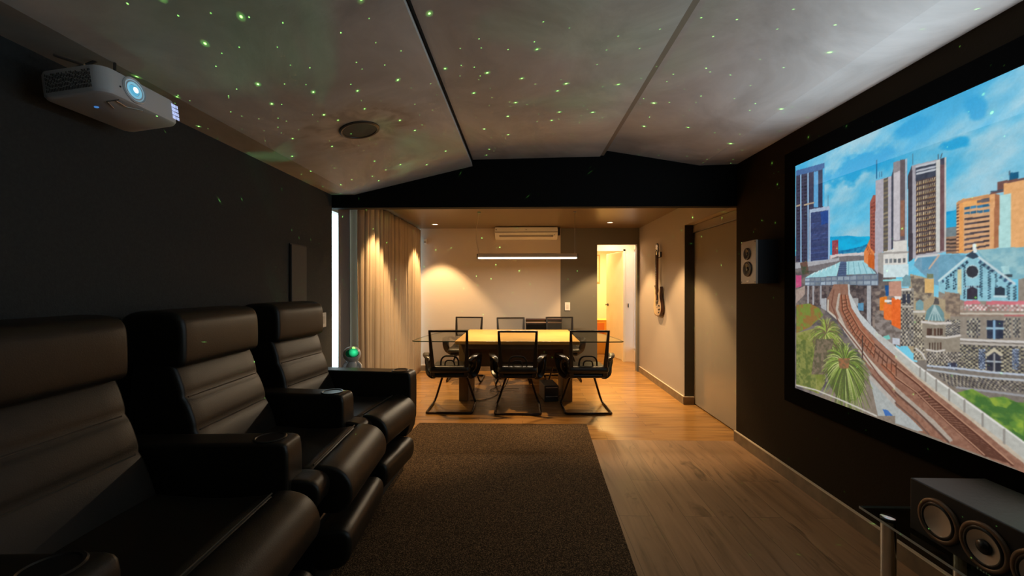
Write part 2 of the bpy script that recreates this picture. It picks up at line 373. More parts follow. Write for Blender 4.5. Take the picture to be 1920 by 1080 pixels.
# ------------------------------------------------------------ recliners
def RP(pts, it=2): return chaikin([(x+1.15, z-.15) for x, z in pts], it)
BACKX = lambda z: -1.300-(z-.62)*.34
def recliner(label, cx, cy, w, rz, far_arm=False, z0=.15):
    t = thing('leather_recliner', label, 'recliner', (cx, cy, z0), rz, 'black leather cinema recliners')
    h = w/2
    bm = bmesh.new(); box(bm, -.42, .28, -h+.01, h-.01, .0, .22, .01); fin('base', bm, M_BLKPL, t)
    # seat
    bm = bmesh.new(); soft_prism(bm, RP([(-1.50, .42), (-1.50, .63), (-1.30, .615), (-1.1, .595), (-.95, .60), (-.865, .612), (-.865, .40)], 2), -h, h, .02, 4, .006)
    s = fin('seat_cushion', bm, M_LEATH, t, True, 60)
    bm = bmesh.new(); soft_prism(bm, RP([(-.885, .43), (-.885, .612), (-.83, .620), (-.765, .602), (-.724, .555), (-.712, .50), (-.725, .445), (-.78, .41)], 2), -h-.005, h+.005, .016, 4)
    fin('front_roll', bm, M_LEATH, t, True, 60)
    bm = bmesh.new(); tube(bm, [(.270, y, .463) for y in np.linspace(-h+.02, h-.02, 8)], .0035, 6); fin('seam_piping', bm, M_STITCH, s, True)
    # footrest
    bm = bmesh.new(); soft_prism(bm, RP([(-.90, .33), (-.80, .34), (-.758, .34), (-.728, .315), (-.724, .26), (-.742, .195), (-.80, .17), (-.90, .175)], 2), -h+.01, h-.01, .02, 4)
    fin('footrest', bm, M_LEATH, t, True, 60)
    # backrest of three padded channels
    front = []
    for z_a, z_b in ((.58, .765), (.765, .90), (.90, 1.045)):
        for k in range(7):
            u = k/7; z = z_a+(z_b-z_a)*u; front.append((BACKX(z)+.010*(math.sin(PI*u)**.5 if 0 < u < 1 else 0), z))
    front.append((BACKX(1.045), 1.045))
    prof = front+[(-1.55, 1.12), (-1.60, 1.05), (-1.62, .75), (-1.56, .42), (-1.35, .42)]
    bm = bmesh.new(); soft_prism(bm, [(x+1.15, z-.15) for x, z in prof], -h, h, .020, 5)
    bk = fin('backrest', bm, M_LEATH, t, True, 50)
    for z in (.765, .90):
        bm = bmesh.new(); tube(bm, [(BACKX(z)+1.15+.003, y, z-.15-.004) for y in np.linspace(-h+.03, h-.03, 8)], .003, 6); fin('seam_piping', bm, M_STITCH, bk, True)
    bm = bmesh.new(); soft_prism(bm, RP([(-1.50, 1.02), (-1.415, 1.02), (-1.392, 1.03), (-1.386, 1.06), (-1.388, 1.17), (-1.395, 1.215), (-1.42, 1.245), (-1.50, 1.254), (-1.60, 1.25), (-1.645, 1.22), (-1.65, 1.10), (-1.62, 1.03)], 2), -h-.004, h+.004, .024, 6)
    fin('headrest', bm, M_LEATH, t, True, 60)
    def arm(y0, y1, xf=0., xp=0.):
        bm = bmesh.new()
        soft_prism(bm, chaikin(RP([(-1.58, .30), (-1.60, .50), (-1.60, .765), (-1.50, .766)], 0)+[(x+1.15+xf, z-.15) for x, z in ((-.98, .766), (-.925, .766), (-.905, .745), (-.902, .66), (-.905, .40), (-.95, .30))], 1), y0, y1, .014, 4)
        a = fin('armrest', bm, M_LEATH, t, True, 50)
        bm = bmesh.new(); soft_prism(bm, [(x+xp, z) for x, z in RP([(-1.3, .46), (-1.3, .60), (-.95, .612), (-.86, .612), (-.812, .598), (-.795, .555), (-.81, .50), (-.87, .465)], 2)], y0+.030, y1+.016, .012, 3)
        fin('arm_pad', bm, M_LEATH, a, True, 50)
        yc = (y0+y1)/2; cxu = .150+xf
        M = Matrix.Translation((cxu, yc, .6165))
        bm = bmesh.new(); lathe(bm, [(.058, -.004), (.060, .001), (.056, .0045), (.050, .004), (.047, .0005), (.047, -.004)], 40, M); cu = fin('cup_holder', bm, M_DKMET, a, True)
        bm = bmesh.new(); lathe(bm, [(0, .0002), (.047, .0008)], 40, M); fin('cup_well', bm, M_BLKPL, a, True)
    arm(-h-.152, -h-.024)
    if far_arm: arm(h+.006, h+.138, .14)
    return t
recliner('black leather recliner farthest from camera, beside the curtain, with two armrests', -1.175, 2.652, .47, -.10, True)
recliner('middle black leather recliner of the row of three', -1.15, 1.955, .54, .06)
recliner('nearest black leather recliner, in the dark corner at lower left', -1.15, 1.205, .56, .055)

# ------------------------------------------------------------ projector on the left ceiling slope
M_PROJ = mat('white_projector_plastic', (.80, .80, .82), .38)
t = thing('projector', 'white projector with glowing lens hanging from the ceiling over the recliners', 'projector', (-1.40, 1.375, 2.01), 0)
R = Matrix.Rotation(-.125, 4, 'Y')    # tilted with the slope, lens side higher
R = Matrix.Rotation(math.radians(-7.5), 4, 'Y')
bm = bmesh.new(); rr = .045
pts = []
for cx_, cy_, a0 in ((-rr, rr, -PI/2), (-rr, .325-rr, 0), (-.225+.03, .325-.03, PI/2), (-.225+.03, .03, PI)):
    q = rr if cx_ == -rr else .03
    for k in range(7): pts.append((cx_+q*math.cos(a0+PI/2*k/6), cy_+q*math.sin(a0+PI/2*k/6)))
rings = []
for z, ins in ((0, .012), (.004, .004), (.012, 0), (.082, 0), (.092, .003), (.096, .012)):
    cx_, cy_ = -.112, .16
    rings.append([bm.verts.new(R @ Vector((x+(cx_-x)*ins/.11, y+(cy_-y)*ins/.16, z))) for x, y in pts])
for a, b2 in zip(rings, rings[1:]):
    for k in range(len(pts)): bm.faces.new((a[k], a[(k+1) % len(pts)], b2[(k+1) % len(pts)], b2[k]))
bm.faces.new(rings[0][::-1]); bm.faces.new(rings[-1])
body = fin('body', bm, M_PROJ, t, True, 30)
# side vent of thin slots facing the camera
bm = bmesh.new(); random.seed(3)
for k in range(30):
    x = -.195+k*.0053
    zz = .016
    while zz < .074:
        l = random.uniform(.007, .014); box(bm, x, x+.0019, -.0012, .002, zz, min(.078, zz+l), M=R); zz += l+.0035
fin('side_vent', bm, mat('vent_grey', (.06, .06, .065), .5), t)
bm = bmesh.new()
for k in range(5):
    for j in range(4): box(bm, -.001, .0012, .283+k*.0068, .2855+k*.0068, .018+j*.016, .030+j*.016, M=R)
fin('lamp_vent', bm, emit('vent_leak', (.55, .65, 1.0), .8), t)
LM = R @ Matrix.Translation((0, .118, .052)) @ Matrix.Rotation(PI/2, 4, 'Y')
bm = bmesh.new(); lathe(bm, [(.046, -.004), (.046, .003), (.042, .006), (.038, .003), (.036, -.001), (.030, .002), (.028, -.002), (.022, .001), (.020, -.003)], 40, LM); ring = fin('lens_ring', bm, M_PROJ, t, True)
bm = bmesh.new(); lathe(bm, [(.0285, .0022), (.0205, .0012)], 40, LM); fin('lit_ring', bm, emit('lens_ring_glow', (.22, .55, .72), .7), ring, True)
bm = bmesh.new(); lathe(bm, [(.0375, .0030), (.0345, .0016)], 40, LM); fin('lit_ring', bm, emit('lens_ring_glow_soft', (.35, .55, .65), .4), ring, True)
bm = bmesh.new(); lathe(bm, [(.0205, -.002), (.016, .004), (.0105, .0065)], 32, LM); fin('lens_rim', bm, emit('lens_blue', (.10, .42, .62), .8), ring, True)
bm = bmesh.new(); lathe(bm, [(.0105, .0065), (.006, .008), (0, .0085)], 32, LM); fin('lens', bm, emit('lens_glow', (.75, .93, 1.0), 2.0), t, True)
bm = bmesh.new(); lathe(bm, [(0, .0), (.003, .0005), (.003, -.002)], 12, R @ Matrix.Translation((0.001, .063, .040)) @ Matrix.Rotation(PI/2, 4, 'Y')); fin('sensor', bm, M_BLKPL, t)
bm = bmesh.new()
for p0, p1 in (((-.015, .07, -.001), (-.06, .07, -.001)), ((-.06, .07, -.001), (-.085, .12, -.001)), ((-.015, .16, -.001), (-.04, .12, -.001)), ((-.04, .12, -.001), (-.03, .07, -.001))):
    tube(bm, [R @ Vector(p0), R @ Vector(p1)], .0016, 5)
fin('underside_latch', bm, M_ALU, t)
bm = bmesh.new(); lathe(bm, [(0, -.003), (.006, -.002), (.007, .001)], 16, R @ Matrix.Translation((-.125, .095, 0))); fin('foot', bm, emit('blue_reflection', (.1, .35, .9), .5), t)  # blue reflection on the foot, put in as a faint glow
bm = bmesh.new()
for dx, dy in ((-.19, .03), (-.03, .08), (-.16, .25)):
    tube(bm, [R @ Vector((dx, dy, .090)), Vector((-.11+dx*.2, .14+dy*.2, .185))], .005, 6)
box(bm, -.17, -.05, .09, .22, .175, .20)
fin('ceiling_mount', bm, M_BLKPL, t)
bm = bmesh.new(); tube(bm, [(-.13, .06, .115), (-.205, .03, .135)], .0055, 8); fin('mount_arm', bm, M_ALU, t, True)

# ceiling speaker
m_ = (2.42-2.172)/(-.445+1.5); ang_ = math.atan(m_)
t = thing('ceiling_speaker', 'round dark grille speaker set in the sloped plaster ceiling', 'speaker', (-.98, 2.51, 2.172+(-.98+1.5)*m_), 0)
Rs = Matrix.Rotation(-ang_, 4, 'Y')
bm = bmesh.new(); lathe(bm, [(.118, 0), (.117, -.006), (.108, -.010), (.100, -.008), (.098, -.002)], 48, Rs); fin('rim', bm, mat('dark_bronze_rim', (.05, .042, .032), .4), t, True)
bm = bmesh.new(); lathe(bm, [(.1, -.004), (0, -.005)], 48, Rs); fin('grille', bm, mat('grey_green_grille', (.085, .085, .065), .7, bump=.3, bscale=900), t, True)

# ------------------------------------------------------------ things on the left wall
t = thing('wall_speaker_panel', 'pale grey upright panel mounted flat on the charcoal wall', 'wall panel', (XL, 3.15, 1.05), 0)
bm = bmesh.new(); box(bm, 0, .010, -.115, .115, 0, .62, .002); fin('frame', bm, M_BLKPL, t)
bm = bmesh.new(); box(bm, .0095, .018, -.107, .107, .008, .612, .003); fin('grille', bm, mat('grey_cloth', (.12, .11, .095), .9), t)
def switch(name, label, cat, loc, rz, w=.075, h=.12, n=1):
    t = thing(name, label, cat, loc, rz)     # plate in local xz facing -y
    bm = bmesh.new(); box(bm, -w/2, w/2, -.009, 0, -h/2, h/2, .003); p = fin('plate', bm, M_WHITE, t)
    bm = bmesh.new(); box(bm, -w*.22, w*.22, -.0115, -.008, -h*.25, h*.25, .001); fin('rocker', bm, mat('switch_rocker', (.62, .60, .56), .3), t)
    return t
switch('socket_plate', 'white socket plate on the charcoal wall behind the farthest recliner', 'socket', (XL, 3.56, 1.068), PI/2, .085, .125)

# ------------------------------------------------------------ curtain
t = thing('curtain', 'floor length beige pleated curtain hanging in front of the window', 'curtain', (-1.68, 5.2, 0), 0)
bm = bmesh.new(); ny = 520; nz = 26; y0, y1 = 4.085, 6.675; grid = []
rng = random.Random(5); nf = 19; fr = [rng.uniform(.75, 1.25) for _ in range(nf+1)]; cs = np.cumsum([0]+fr[:nf]); cs = cs/cs[-1]
for i in range(ny+1):
    u = i/ny; k = min(nf-1, int(np.searchsorted(cs, u, 'right')-1)); ph = (u-cs[k])/(cs[k+1]-cs[k])
    row = []
    for j in range(nz+1):
        v = j/nz; z = .012+v*2.245
        amp = .060+.010*math.sin(k*2.3)+.008*(1-v)*math.sin(k*1.7+1)
        x = amp*math.cos(2*PI*ph)+.004*math.sin(z*3+k)
        y = y0+(y1-y0)*u+.022*math.sin(4*PI*ph+.3)*(1-.3*v)+.008*(1-v)*math.sin(k*3+z*2)
        row.append(bm.verts.new((x, y-5.2, z)))
    grid.append(row)
for i in range(ny):
    for j in range(nz): bm.faces.new((grid[i][j], grid[i+1][j], grid[i+1][j+1], grid[i][j+1]))
c_ = fin('pleated_cloth', bm, M_LINEN, t, True, 180)
md = c_.modifiers.new('thick', 'SOLIDIFY'); md.thickness = .003
bm = bmesh.new(); ny = 30; grid = []
for i in range(ny+1):
    u = i/ny; grid.append([bm.verts.new((-.03+.016*math.cos(u*7)+.01*(1-v)*math.sin(u*9), 3.83+.26*u-5.2-.004*math.cos(v*5), .012+v*2.245)) for v in [q/12 for q in range(13)]])
for i in range(ny):
    for j in range(12): bm.faces.new((grid[i][j], grid[i+1][j], grid[i+1][j+1], grid[i][j+1]))
l_ = fin('lining', bm, M_LINING, t, True, 180); md = l_.modifiers.new('thick', 'SOLIDIFY'); md.thickness = .003
bm = bmesh.new(); box(bm, -.03, .0, 3.80-5.2, 6.70-5.2, 2.262, 2.285); fin('curtain_track', bm, M_BLKPL, t)

# ------------------------------------------------------------ little astronaut star projector on a side table
t = thing('side_table', 'small round black side table behind the farthest recliner', 'side table', (-1.37, 3.38, 0))
bm = bmesh.new(); lathe(bm, [(0, .60), (.15, .60), (.155, .605), (.155, .618), (.15, .622), (0, .622)], 36); fin('tabletop', bm, M_BLKPL, t, True)
bm = bmesh.new(); cyl(bm, (0, 0, .012), (0, 0, .60), .018); fin('leg', bm, M_BLKPL, t, True)
bm = bmesh.new(); lathe(bm, [(0, 0), (.13, 0), (.13, .008), (.02, .016), (0, .016)], 36); fin('base', bm, M_BLKPL, t, True)
t = thing('astronaut_projector', 'white toy astronaut light projector with green glowing visor', 'light projector', (-1.375, 3.36, .6225), math.radians(26))
WH = mat('astronaut_white', (.85, .83, .80), .35)
bm = bmesh.new()
lathe(bm, [(0, .03), (.030, .032), (.042, .05), (.046, .08), (.040, .11), (.024, .135), (0, .14)], 24)
for s in (-1, 1):
    tube(bm, smooth_path([(s*.024, -.002, .055), (s*.032, -.02, .035), (s*.034, -.045, .022)], 4), [.022]*8+[.02], 12)
    tube(bm, smooth_path([(s*.038, 0, .118), (s*.060, -.008, .095), (s*.062, -.026, .066)], 4), .0145, 12)
body = fin('body', bm, WH, t, True, 70)
bm = bmesh.new()
bmesh.ops.create_uvsphere(bm, u_segments=32, v_segments=20, radius=.066)
for v in bm.verts: v.co = Vector((v.co.x*1.05, v.co.y, v.co.z*.98+.185))
hd = fin('helmet', bm, WH, t, True, 180)
bm = bmesh.new()
bmesh.ops.create_uvsphere(bm, u_segments=32, v_segments=20, radius=.05)
for v in bm.verts: v.co = Vector((v.co.x*1.02, v.co.y*.62-.042, v.co.z*.80+.198))
def visor_mat():
    m, nt, b, N, L = new_mat('green_lit_visor'); tc = N.new('ShaderNodeTexCoord')
    g = N.new('ShaderNodeVectorMath'); g.operation = 'DISTANCE'; g.inputs[1].default_value = (.012, -.07, .212); L.new(tc.outputs['Object'], g.inputs[0])
    mr = N.new('ShaderNodeMapRange'); mr.inputs[1].default_value = .004; mr.inputs[2].default_value = .042; mr.inputs[3].default_value = 1.3; mr.inputs[4].default_value = .02; L.new(g.outputs['Value'], mr.inputs[0])
    b.inputs['Base Color'].default_value = (.01, .02, .015, 1); b.inputs['Roughness'].default_value = .15
    b.inputs['Emission Color'].default_value = (.03, .75, .28, 1); L.new(mr.outputs[0], b.inputs['Emission Strength']); return m
fin('visor', bm, visor_mat(), hd, True, 180)
bm = bmesh.new(); lathe(bm, [(0, .014), (.007, .011), (.011, .004), (.012, -.004)], 20, Matrix.Translation((.010, -.035, .236)) @ Matrix.Rotation(.5, 4, 'X')); fin('laser_lens', bm, emit('laser_green', (.25, 1.0, .12), 3), hd, True)
bm = bmesh.new(); box(bm, -.036, .036, .03, .062, .07, .14, .008); fin('backpack', bm, mat('grey_pack', (.25, .22, .2), .5), body)
# the laser itself: a point source whose pattern is a field of small dots plus a faint green cloud
l = bpy.data.lights.new('star_laser', 'POINT'); l.energy = 1500; l.color = (1, 1, 1); l.shadow_soft_size = 0; l.use_nodes = True
o = bpy.data.objects.new('star_laser', l); C.objects.link(o); o.location = (-1.353, 3.315, .90); o.rotation_euler = (0, 0, 0)
nt = l.node_tree; N = nt.nodes; L = nt.links; em = N['Emission']
tc_ = N.new('ShaderNodeTexCoord'); tc = N.new('ShaderNodeVectorMath'); tc.operation = 'SCALE'; tc.inputs['Scale'].default_value = 1; L.new(tc_.outputs['Normal'], tc.inputs[0])
sx = N.new('ShaderNodeSeparateXYZ'); L.new(tc.outputs[0], sx.inputs[0])
zp = N.new('ShaderNodeMath'); zp.operation = 'ADD'; zp.inputs[1].default_value = 1.0; L.new(sx.outputs['Z'], zp.inputs[0])
iv = N.new('ShaderNodeMath'); iv.operation = 'DIVIDE'; iv.inputs[0].default_value = 1.0; L.new(zp.outputs[0], iv.inputs[1])
stg = N.new('ShaderNodeVectorMath'); stg.operation = 'SCALE'; L.new(tc.outputs[0], stg.inputs[0]); L.new(iv.outputs[0], stg.inputs['Scale'])
def stars(scale, r, keep, level, gl):
    sf = N.new('ShaderNodeVectorMath'); sf.operation = 'ADD'; sf.inputs[1].default_value = (scale*.013, .37, 0); L.new(stg.outputs[0], sf.inputs[0])
    vo = N.new('ShaderNodeTexVoronoi'); vo.voronoi_dimensions = '2D'; vo.inputs['Scale'].default_value = scale; L.new(sf.outputs[0], vo.inputs['Vector'])
    sz = N.new('ShaderNodeSeparateColor'); L.new(vo.outputs['Color'], sz.inputs[0])
    kp = N.new('ShaderNodeMath'); kp.operation = 'LESS_THAN'; kp.inputs[1].default_value = keep; L.new(sz.outputs[0], kp.inputs[0])
    dot = N.new('ShaderNodeMapRange'); dot.inputs[1].default_value = r*.45; dot.inputs[2].default_value = r; dot.inputs[3].default_value = 1; dot.inputs[4].default_value = 0; L.new(vo.outputs['Distance'], dot.inputs[0])
    glow = N.new('ShaderNodeMapRange'); glow.inputs[1].default_value = r; glow.inputs[2].default_value = r*3; glow.inputs[3].default_value = gl; glow.inputs[4].default_value = 0; L.new(vo.outputs['Distance'], glow.inputs[0])
    ad = N.new('ShaderNodeMath'); ad.operation = 'ADD'; L.new(dot.outputs[0], ad.inputs[0]); L.new(glow.outputs[0], ad.inputs[1])
    lv = N.new('ShaderNodeMath'); lv.operation = 'MULTIPLY_ADD'; lv.inputs[1].default_value = level; lv.inputs[2].default_value = level*.35; L.new(sz.outputs[1], lv.inputs[0])
    a1 = N.new('ShaderNodeMath'); a1.operation = 'MULTIPLY'; L.new(ad.outputs[0], a1.inputs[0]); L.new(kp.outputs[0], a1.inputs[1])
    a2 = N.new('ShaderNodeMath'); a2.operation = 'MULTIPLY'; L.new(a1.outputs[0], a2.inputs[0]); L.new(lv.outputs[0], a2.inputs[1]); return a2
s1 = stars(20, .028, .40, 1.6, .06); s2 = stars(42, .034, .42, .6, 0)
d3 = N.new('ShaderNodeMath'); d3.operation = 'ADD'; L.new(s1.outputs[0], d3.inputs[0]); L.new(s2.outputs[0], d3.inputs[1])
up = N.new('ShaderNodeMapRange'); up.inputs[1].default_value = .45; up.inputs[2].default_value = .68; L.new(sx.outputs['Z'], up.inputs[0])
cl = N.new('ShaderNodeTexNoise'); cl.inputs['Scale'].default_value = 2.6; cl.inputs['Detail'].default_value = 4; cl.inputs['Distortion'].default_value = .5; L.new(tc.outputs[0], cl.inputs['Vector'])
cr = N.new('ShaderNodeMapRange'); cr.inputs[1].default_value = .54; cr.inputs[2].default_value = .80; cr.inputs[3].default_value = 0; cr.inputs[4].default_value = .03; L.new(cl.outputs['Fac'], cr.inputs[0]); crm = N.new('ShaderNodeMath'); crm.operation = 'MULTIPLY'; L.new(cr.outputs[0], crm.inputs[0]); L.new(up.outputs[0], crm.inputs[1])
c1 = N.new('ShaderNodeVectorMath'); c1.operation = 'SCALE'; c1.inputs[0].default_value = (.30, 1.0, .18); L.new(d3.outputs[0], c1.inputs['Scale'])
c2 = N.new('ShaderNodeVectorMath'); c2.operation = 'SCALE'; c2.inputs[0].default_value = (.10, 1.0, .42); L.new(crm.outputs[0], c2.inputs['Scale'])
c3 = N.new('ShaderNodeVectorMath'); c3.operation = 'ADD'; L.new(c1.outputs[0], c3.inputs[0]); L.new(c2.outputs[0], c3.inputs[1])
lo = N.new('ShaderNodeMapRange'); lo.inputs[1].default_value = .1; lo.inputs[2].default_value = .4; lo.inputs[3].default_value = .25; lo.inputs[4].default_value = 1; L.new(sx.outputs['Z'], lo.inputs[0])
c4 = N.new('ShaderNodeVectorMath'); c4.operation = 'SCALE'; L.new(c3.outputs[0], c4.inputs[0]); L.new(lo.outputs[0], c4.inputs['Scale'])
lf = N.new('ShaderNodeLightFalloff'); lf.inputs['Strength'].default_value = .20      # laser dots keep their strength with distance
L.new(c4.outputs[0], em.inputs['Color']); L.new(lf.outputs['Constant'], em.inputs['Strength'])

# ------------------------------------------------------------ meeting table
t = thing('meeting_table', 'long meeting table with yellow wooden middle and clear glass ends', 'table', (-.06, 5.29, 0))
bm = bmesh.new(); box(bm, -.69, .69, -.64, .64, .712, .75, .004); fin('tabletop', bm, M_YELLOW, t)
bm = bmesh.new(); box(bm, -.66, .66, -.11, -.08, .37, .711); fin('modesty_panel', bm, M_OAKD, t)
for y in (-.55, .50): fin('cross_rail', B(-.60, .60, y, y+.05, .65, .711), M_OAKD, t)
for s in (-1, 1):
    bm = bmesh.new(); x = -.64 if s < 0 else .59
    box(bm, x-.055, x+.055, -.32, .36, 0, .711, .004); fin('leg', bm, M_OAKD, t)
MG = thin_glass('green_tint_glass', (.90, .95, .91)); MGE = mat('dark_glass_edge', (.03, .07, .045), .15, spec=.7)
for s in (-1, 1):
    o_ = [(.691, -.64), (1.0, -.632), (1.15, -.618), (1.178, -.59), (1.17, -.40), (1.135, -.12), (1.07, .18), (.98, .42), (.86, .58), (.691, .64)]
    bm = bmesh.new(); a = [bm.verts.new((s*x, y, .737)) for x, y in o_]; b_ = [bm.verts.new((s*x, y, .749)) for x, y in o_]
    for k in range(len(o_)): bm.faces.new((a[k], a[(k+1) % len(o_)], b_[(k+1) % len(o_)], b_[k])).material_index = 1
    bm.faces.new(a); bm.faces.new(b_); g = fin('glass_end', bm, [MG, MGE], t)
bm = bmesh.new()
box(bm, -.14, .14, .37, .40, .7495, .7515, .0005); fin('cable_slot', bm, mat('slot_brown', (.25, .14, .05), .4), t)

# ------------------------------------------------------------ cantilever mesh chairs
def mesh_mat():
    m, nt, b, N, L = new_mat('black_chair_mesh'); out = N['Material Output']
    b.inputs['Base Color'].default_value = (.03, .028, .024, 1); b.inputs['Roughness'].default_value = .8
    t = N.new('ShaderNodeBsdfTransparent'); mx = N.new('ShaderNodeMixShader'); mx.inputs[0].default_value = .42
    L.new(t.outputs[0], mx.inputs[1]); L.new(b.outputs[0], mx.inputs[2]); L.new(mx.outputs[0], out.inputs['Surface']); return m
M_MESH = mesh_mat(); M_CH = mat('black_chair_plastic', (.016, .013, .011), .30, spec=.5); M_TUBE = mat('dark_chair_steel', (.035, .022, .018), .25, .7)
M_SEAT = mat('black_seat_leather', (.020, .018, .014), .33, bump=.15, bscale=150)
def make_chair(label, loc, rz, group):
    t = thing('cantilever_chair', label, 'chair', loc, rz, group)    # faces +y
    # back frame: two tapering posts and a rail
    bm = bmesh.new(); n = 10
    for s in (-1, 1):
        pts = [(s*(.178+.020*(k/n)), -.20-.085*(k/n)**1.2, .40+.49*(k/n)) for k in range(n+1)]
        band(bm, pts, [.052-.028*(k/n) for k in range(n+1)], .024, (1, 0, 0))
    band(bm, [(x, -.285, .886) for x in np.linspace(-.207, .207, 6)], .022, .026, (0, 0, 1))
    band(bm, [(x, -.205, .452) for x in np.linspace(-.18, .18, 4)], .04, .026, (0, 0, 1))
    fr = fin('back_frame', bm, M_CH, t, True, 40)
    bm = bmesh.new(); g = []
    for k in range(9):
        u = k/8; z = .455+.425*u; y = -.205-.080*u**1.2; w = .172+.020*u
        g.append([bm.verts.new((x*w, y+.016*(1-x*x)*-1, z)) for x in np.linspace(-1, 1, 9)])
    for a, b_ in zip(g, g[1:]):
        for k in range(8): bm.faces.new((a[k], a[k+1], b_[k+1], b_[k]))
    fin('mesh_back', bm, M_MESH, t, True)
    # lumbar support: an arch with a smaller arch inside
    bm = bmesh.new()
    for w, h, z, th in ((.095, .105, .50, .016), (.05, .06, .50, .013)):
        pts = smooth_path([(-w, -.185, z-.02), (-w*.96, -.190, z+h*.6), (-w*.6, -.195, z+h), (0, -.197, z+h*1.06), (w*.6, -.195, z+h), (w*.96, -.190, z+h*.6), (w, -.185, z-.02)], 5)
        band(bm, pts, .018, th, (0, 1, 0))
    fin('lumbar_support', bm, M_CH, t, True, 40)
    # seat
    bm = bmesh.new()
    prof = chaikin([(-.235, .42), (-.235, .50), (-.19, .515), (0, .488), (.16, .492), (.235, .478), (.255, .445), (.235, .418), (0, .41)], 2)
    soft_prism(bm, prof, -.215, .215, .028, 4)
    for v in bm.verts: v.co = Vector((v.co.y, v.co.x, v.co.z))
    st = fin('seat', bm, M_SEAT, t, True, 60)
    bm = bmesh.new(); box(bm, -.19, .19, -.19, .20, .375, .415, .012); fin('seat_pan', bm, M_CH, st)
    # arms: pads that sweep down into curved side shells
    for s in (-1, 1):
        bm = bmesh.new()
        pts = smooth_path([(s*.205, -.215, .560), (s*.252, -.17, .598), (s*.280, -.08, .606), (s*.292, .03, .604), (s*.292, .085, .575), (s*.282, .085, .51), (s*.262, .03, .435), (s*.225, -.03, .388), (s*.14, -.04, .375)], 5)
        ws = [.035+.03*min(1, k/8) if k < 22 else .065+.035*min(1, (k-22)/10) for k in range(len(pts))]
        band(bm, pts, ws, .020, (1, .15, 0) if s > 0 else (1, -.15, 0))
        # outward shell
        a = fin('armrest', bm, M_CH, t, True, 50)
        bm = bmesh.new(); pts = smooth_path([(s*.272, -.10, .590), (s*.278, -.06, .52), (s*.262, -.05, .44), (s*.215, -.06, .392)], 5)
        band(bm, pts, .10, .012, (0, 1, 0)); fin('arm_shell', bm, M_CH, a, True, 50)
    # cantilever tube base
    bm = bmesh.new()
    pts = [(-.10, .06, .375), (-.115, .12, .37), (-.125, .16, .35), (-.150, .175, .28), (-.215, .205, .075), (-.232, .205, .03), (-.240, .185, .014), (-.243, .10, .013), (-.243, -.20, .013), (-.240, -.228, .013), (-.225, -.238, .013)]
    pts = pts+[(-x, y, z) for x, y, z in pts[::-1]]
    tube(bm, pts, .0125, 10); fin('tube_base', bm, M_TUBE, t, True, 60)
    for s in (-1, 1):
        bm = bmesh.new(); tube(bm, [(s*.243, .12, .0245), (s*.243, -.02, .0245)], .0035, 6); fin('runner_glint', bm, M_ALU, t)  # bright strip added as the glint along the top of each floor runner
    return t
G1 = 'mesh back chairs round the meeting table'
c0 = make_chair('left black mesh chair of the near side of the meeting table', (-.785, 4.685, 0), math.radians(1), G1)
dup(c0, (-.052, 4.665, 0), math.radians(0), 'middle black mesh chair on the near side of the meeting table', G1)
dup(c0, (.690, 4.70, 0), math.radians(2), 'right black mesh chair on the near side, closest to the doorway', G1)
dup(c0, (-.83, 6.13, 0), math.radians(177), 'black mesh chair on the far side of the table, nearest the curtain', G1)
dup(c0, (-.15, 6.00, 0), math.radians(186), 'black mesh chair in the middle of the far side of the table', G1)
dup(c0, (.58, 6.16, 0), math.radians(184), 'black mesh chair on the far side, in front of the light switch', G1)

# cables, and a black box added for the dark shade below the table
bm = bmesh.new()
tube(bm, smooth_path([(-.36, 6.1, .012), (-.30, 5.75, .012), (-.42, 5.45, .012), (-.26, 5.30, .05), (-.14, 5.38, .30), (-.10, 5.40, .70)], 8), .004, 6)
tag(fin('power_cable', bm, M_BLKPL), 'thin black cable rising from the floor to the underside of the meeting table', 'cable')
bm = bmesh.new()
tube(bm, smooth_path([(-.62, 4.98, .006), (-.45, 5.02, .006), (-.33, 5.22, .006), (-.30, 5.45, .012), (-.15, 5.55, .012), (-.05, 5.5, .02)], 8), .0035, 6)
tag(fin('power_cable', bm, M_BLKPL), 'thin black cable curling over the floor between the left and middle near chairs', 'cable')
t = thing('shade_box', 'low black box added for the dark shade beneath the right half of the table', 'box', (.315, 5.12, 0), .15)
bm = bmesh.new(); box(bm, -.085, .085, -.17, .17, .006, .19, .006); fin('body', bm, M_BLKPL, t)
for z in (.165, .06): fin('trim_strip', B(-.07, .07, -.173, -.169, z, z+.007), M_ALU, t)
bm = bmesh.new(); box(bm, -.075, .075, -.15, .15, 0, .006); fin('foot', bm, M_BLKPL, t)

# ------------------------------------------------------------ pendant light
t = thing('pendant_lamp', 'slim linear aluminium pendant lamp hanging over the meeting table', 'lamp', (.058, 5.268, 1.70))
bm = bmesh.new(); box(bm, -.62, .62, -.032, .032, .020, .066, .006); fin('housing', bm, mat('pendant_grey', (.50, .45, .38), .45), t)
bm = bmesh.new(); box(bm, -.612, .612, -.029, .029, .001, .0205, .004); fin('diffuser', bm, emit('pendant_glow', (1.0, .84, .62), 3.2), t)
for s in (-1, 1): fin('end_cap', B(s*.624-.006, s*.624+.006, -.033, .033, .0, .064, .003), M_DKMET, t)
bm = bmesh.new(); tube(bm, smooth_path([(-.60, 0, .06), (-.615, 0, .12), (-.632, .0, .20), (-.636, 0, .30), (-.634, 0, .40), (-.618, 0, .50), (-.606, 0, .59)], 5), .0045, 6)
fin('power_cord', bm, mat('pale_cord', (.7, .62, .48), .4), t, True)
bm = bmesh.new(); cyl(bm, (.592, 0, .06), (.592, 0, .59), .0026, 6); cyl(bm, (.592, 0, .06), (.592, 0, .085), .005, 8); fin('suspension_wire', bm, M_ALU, t)
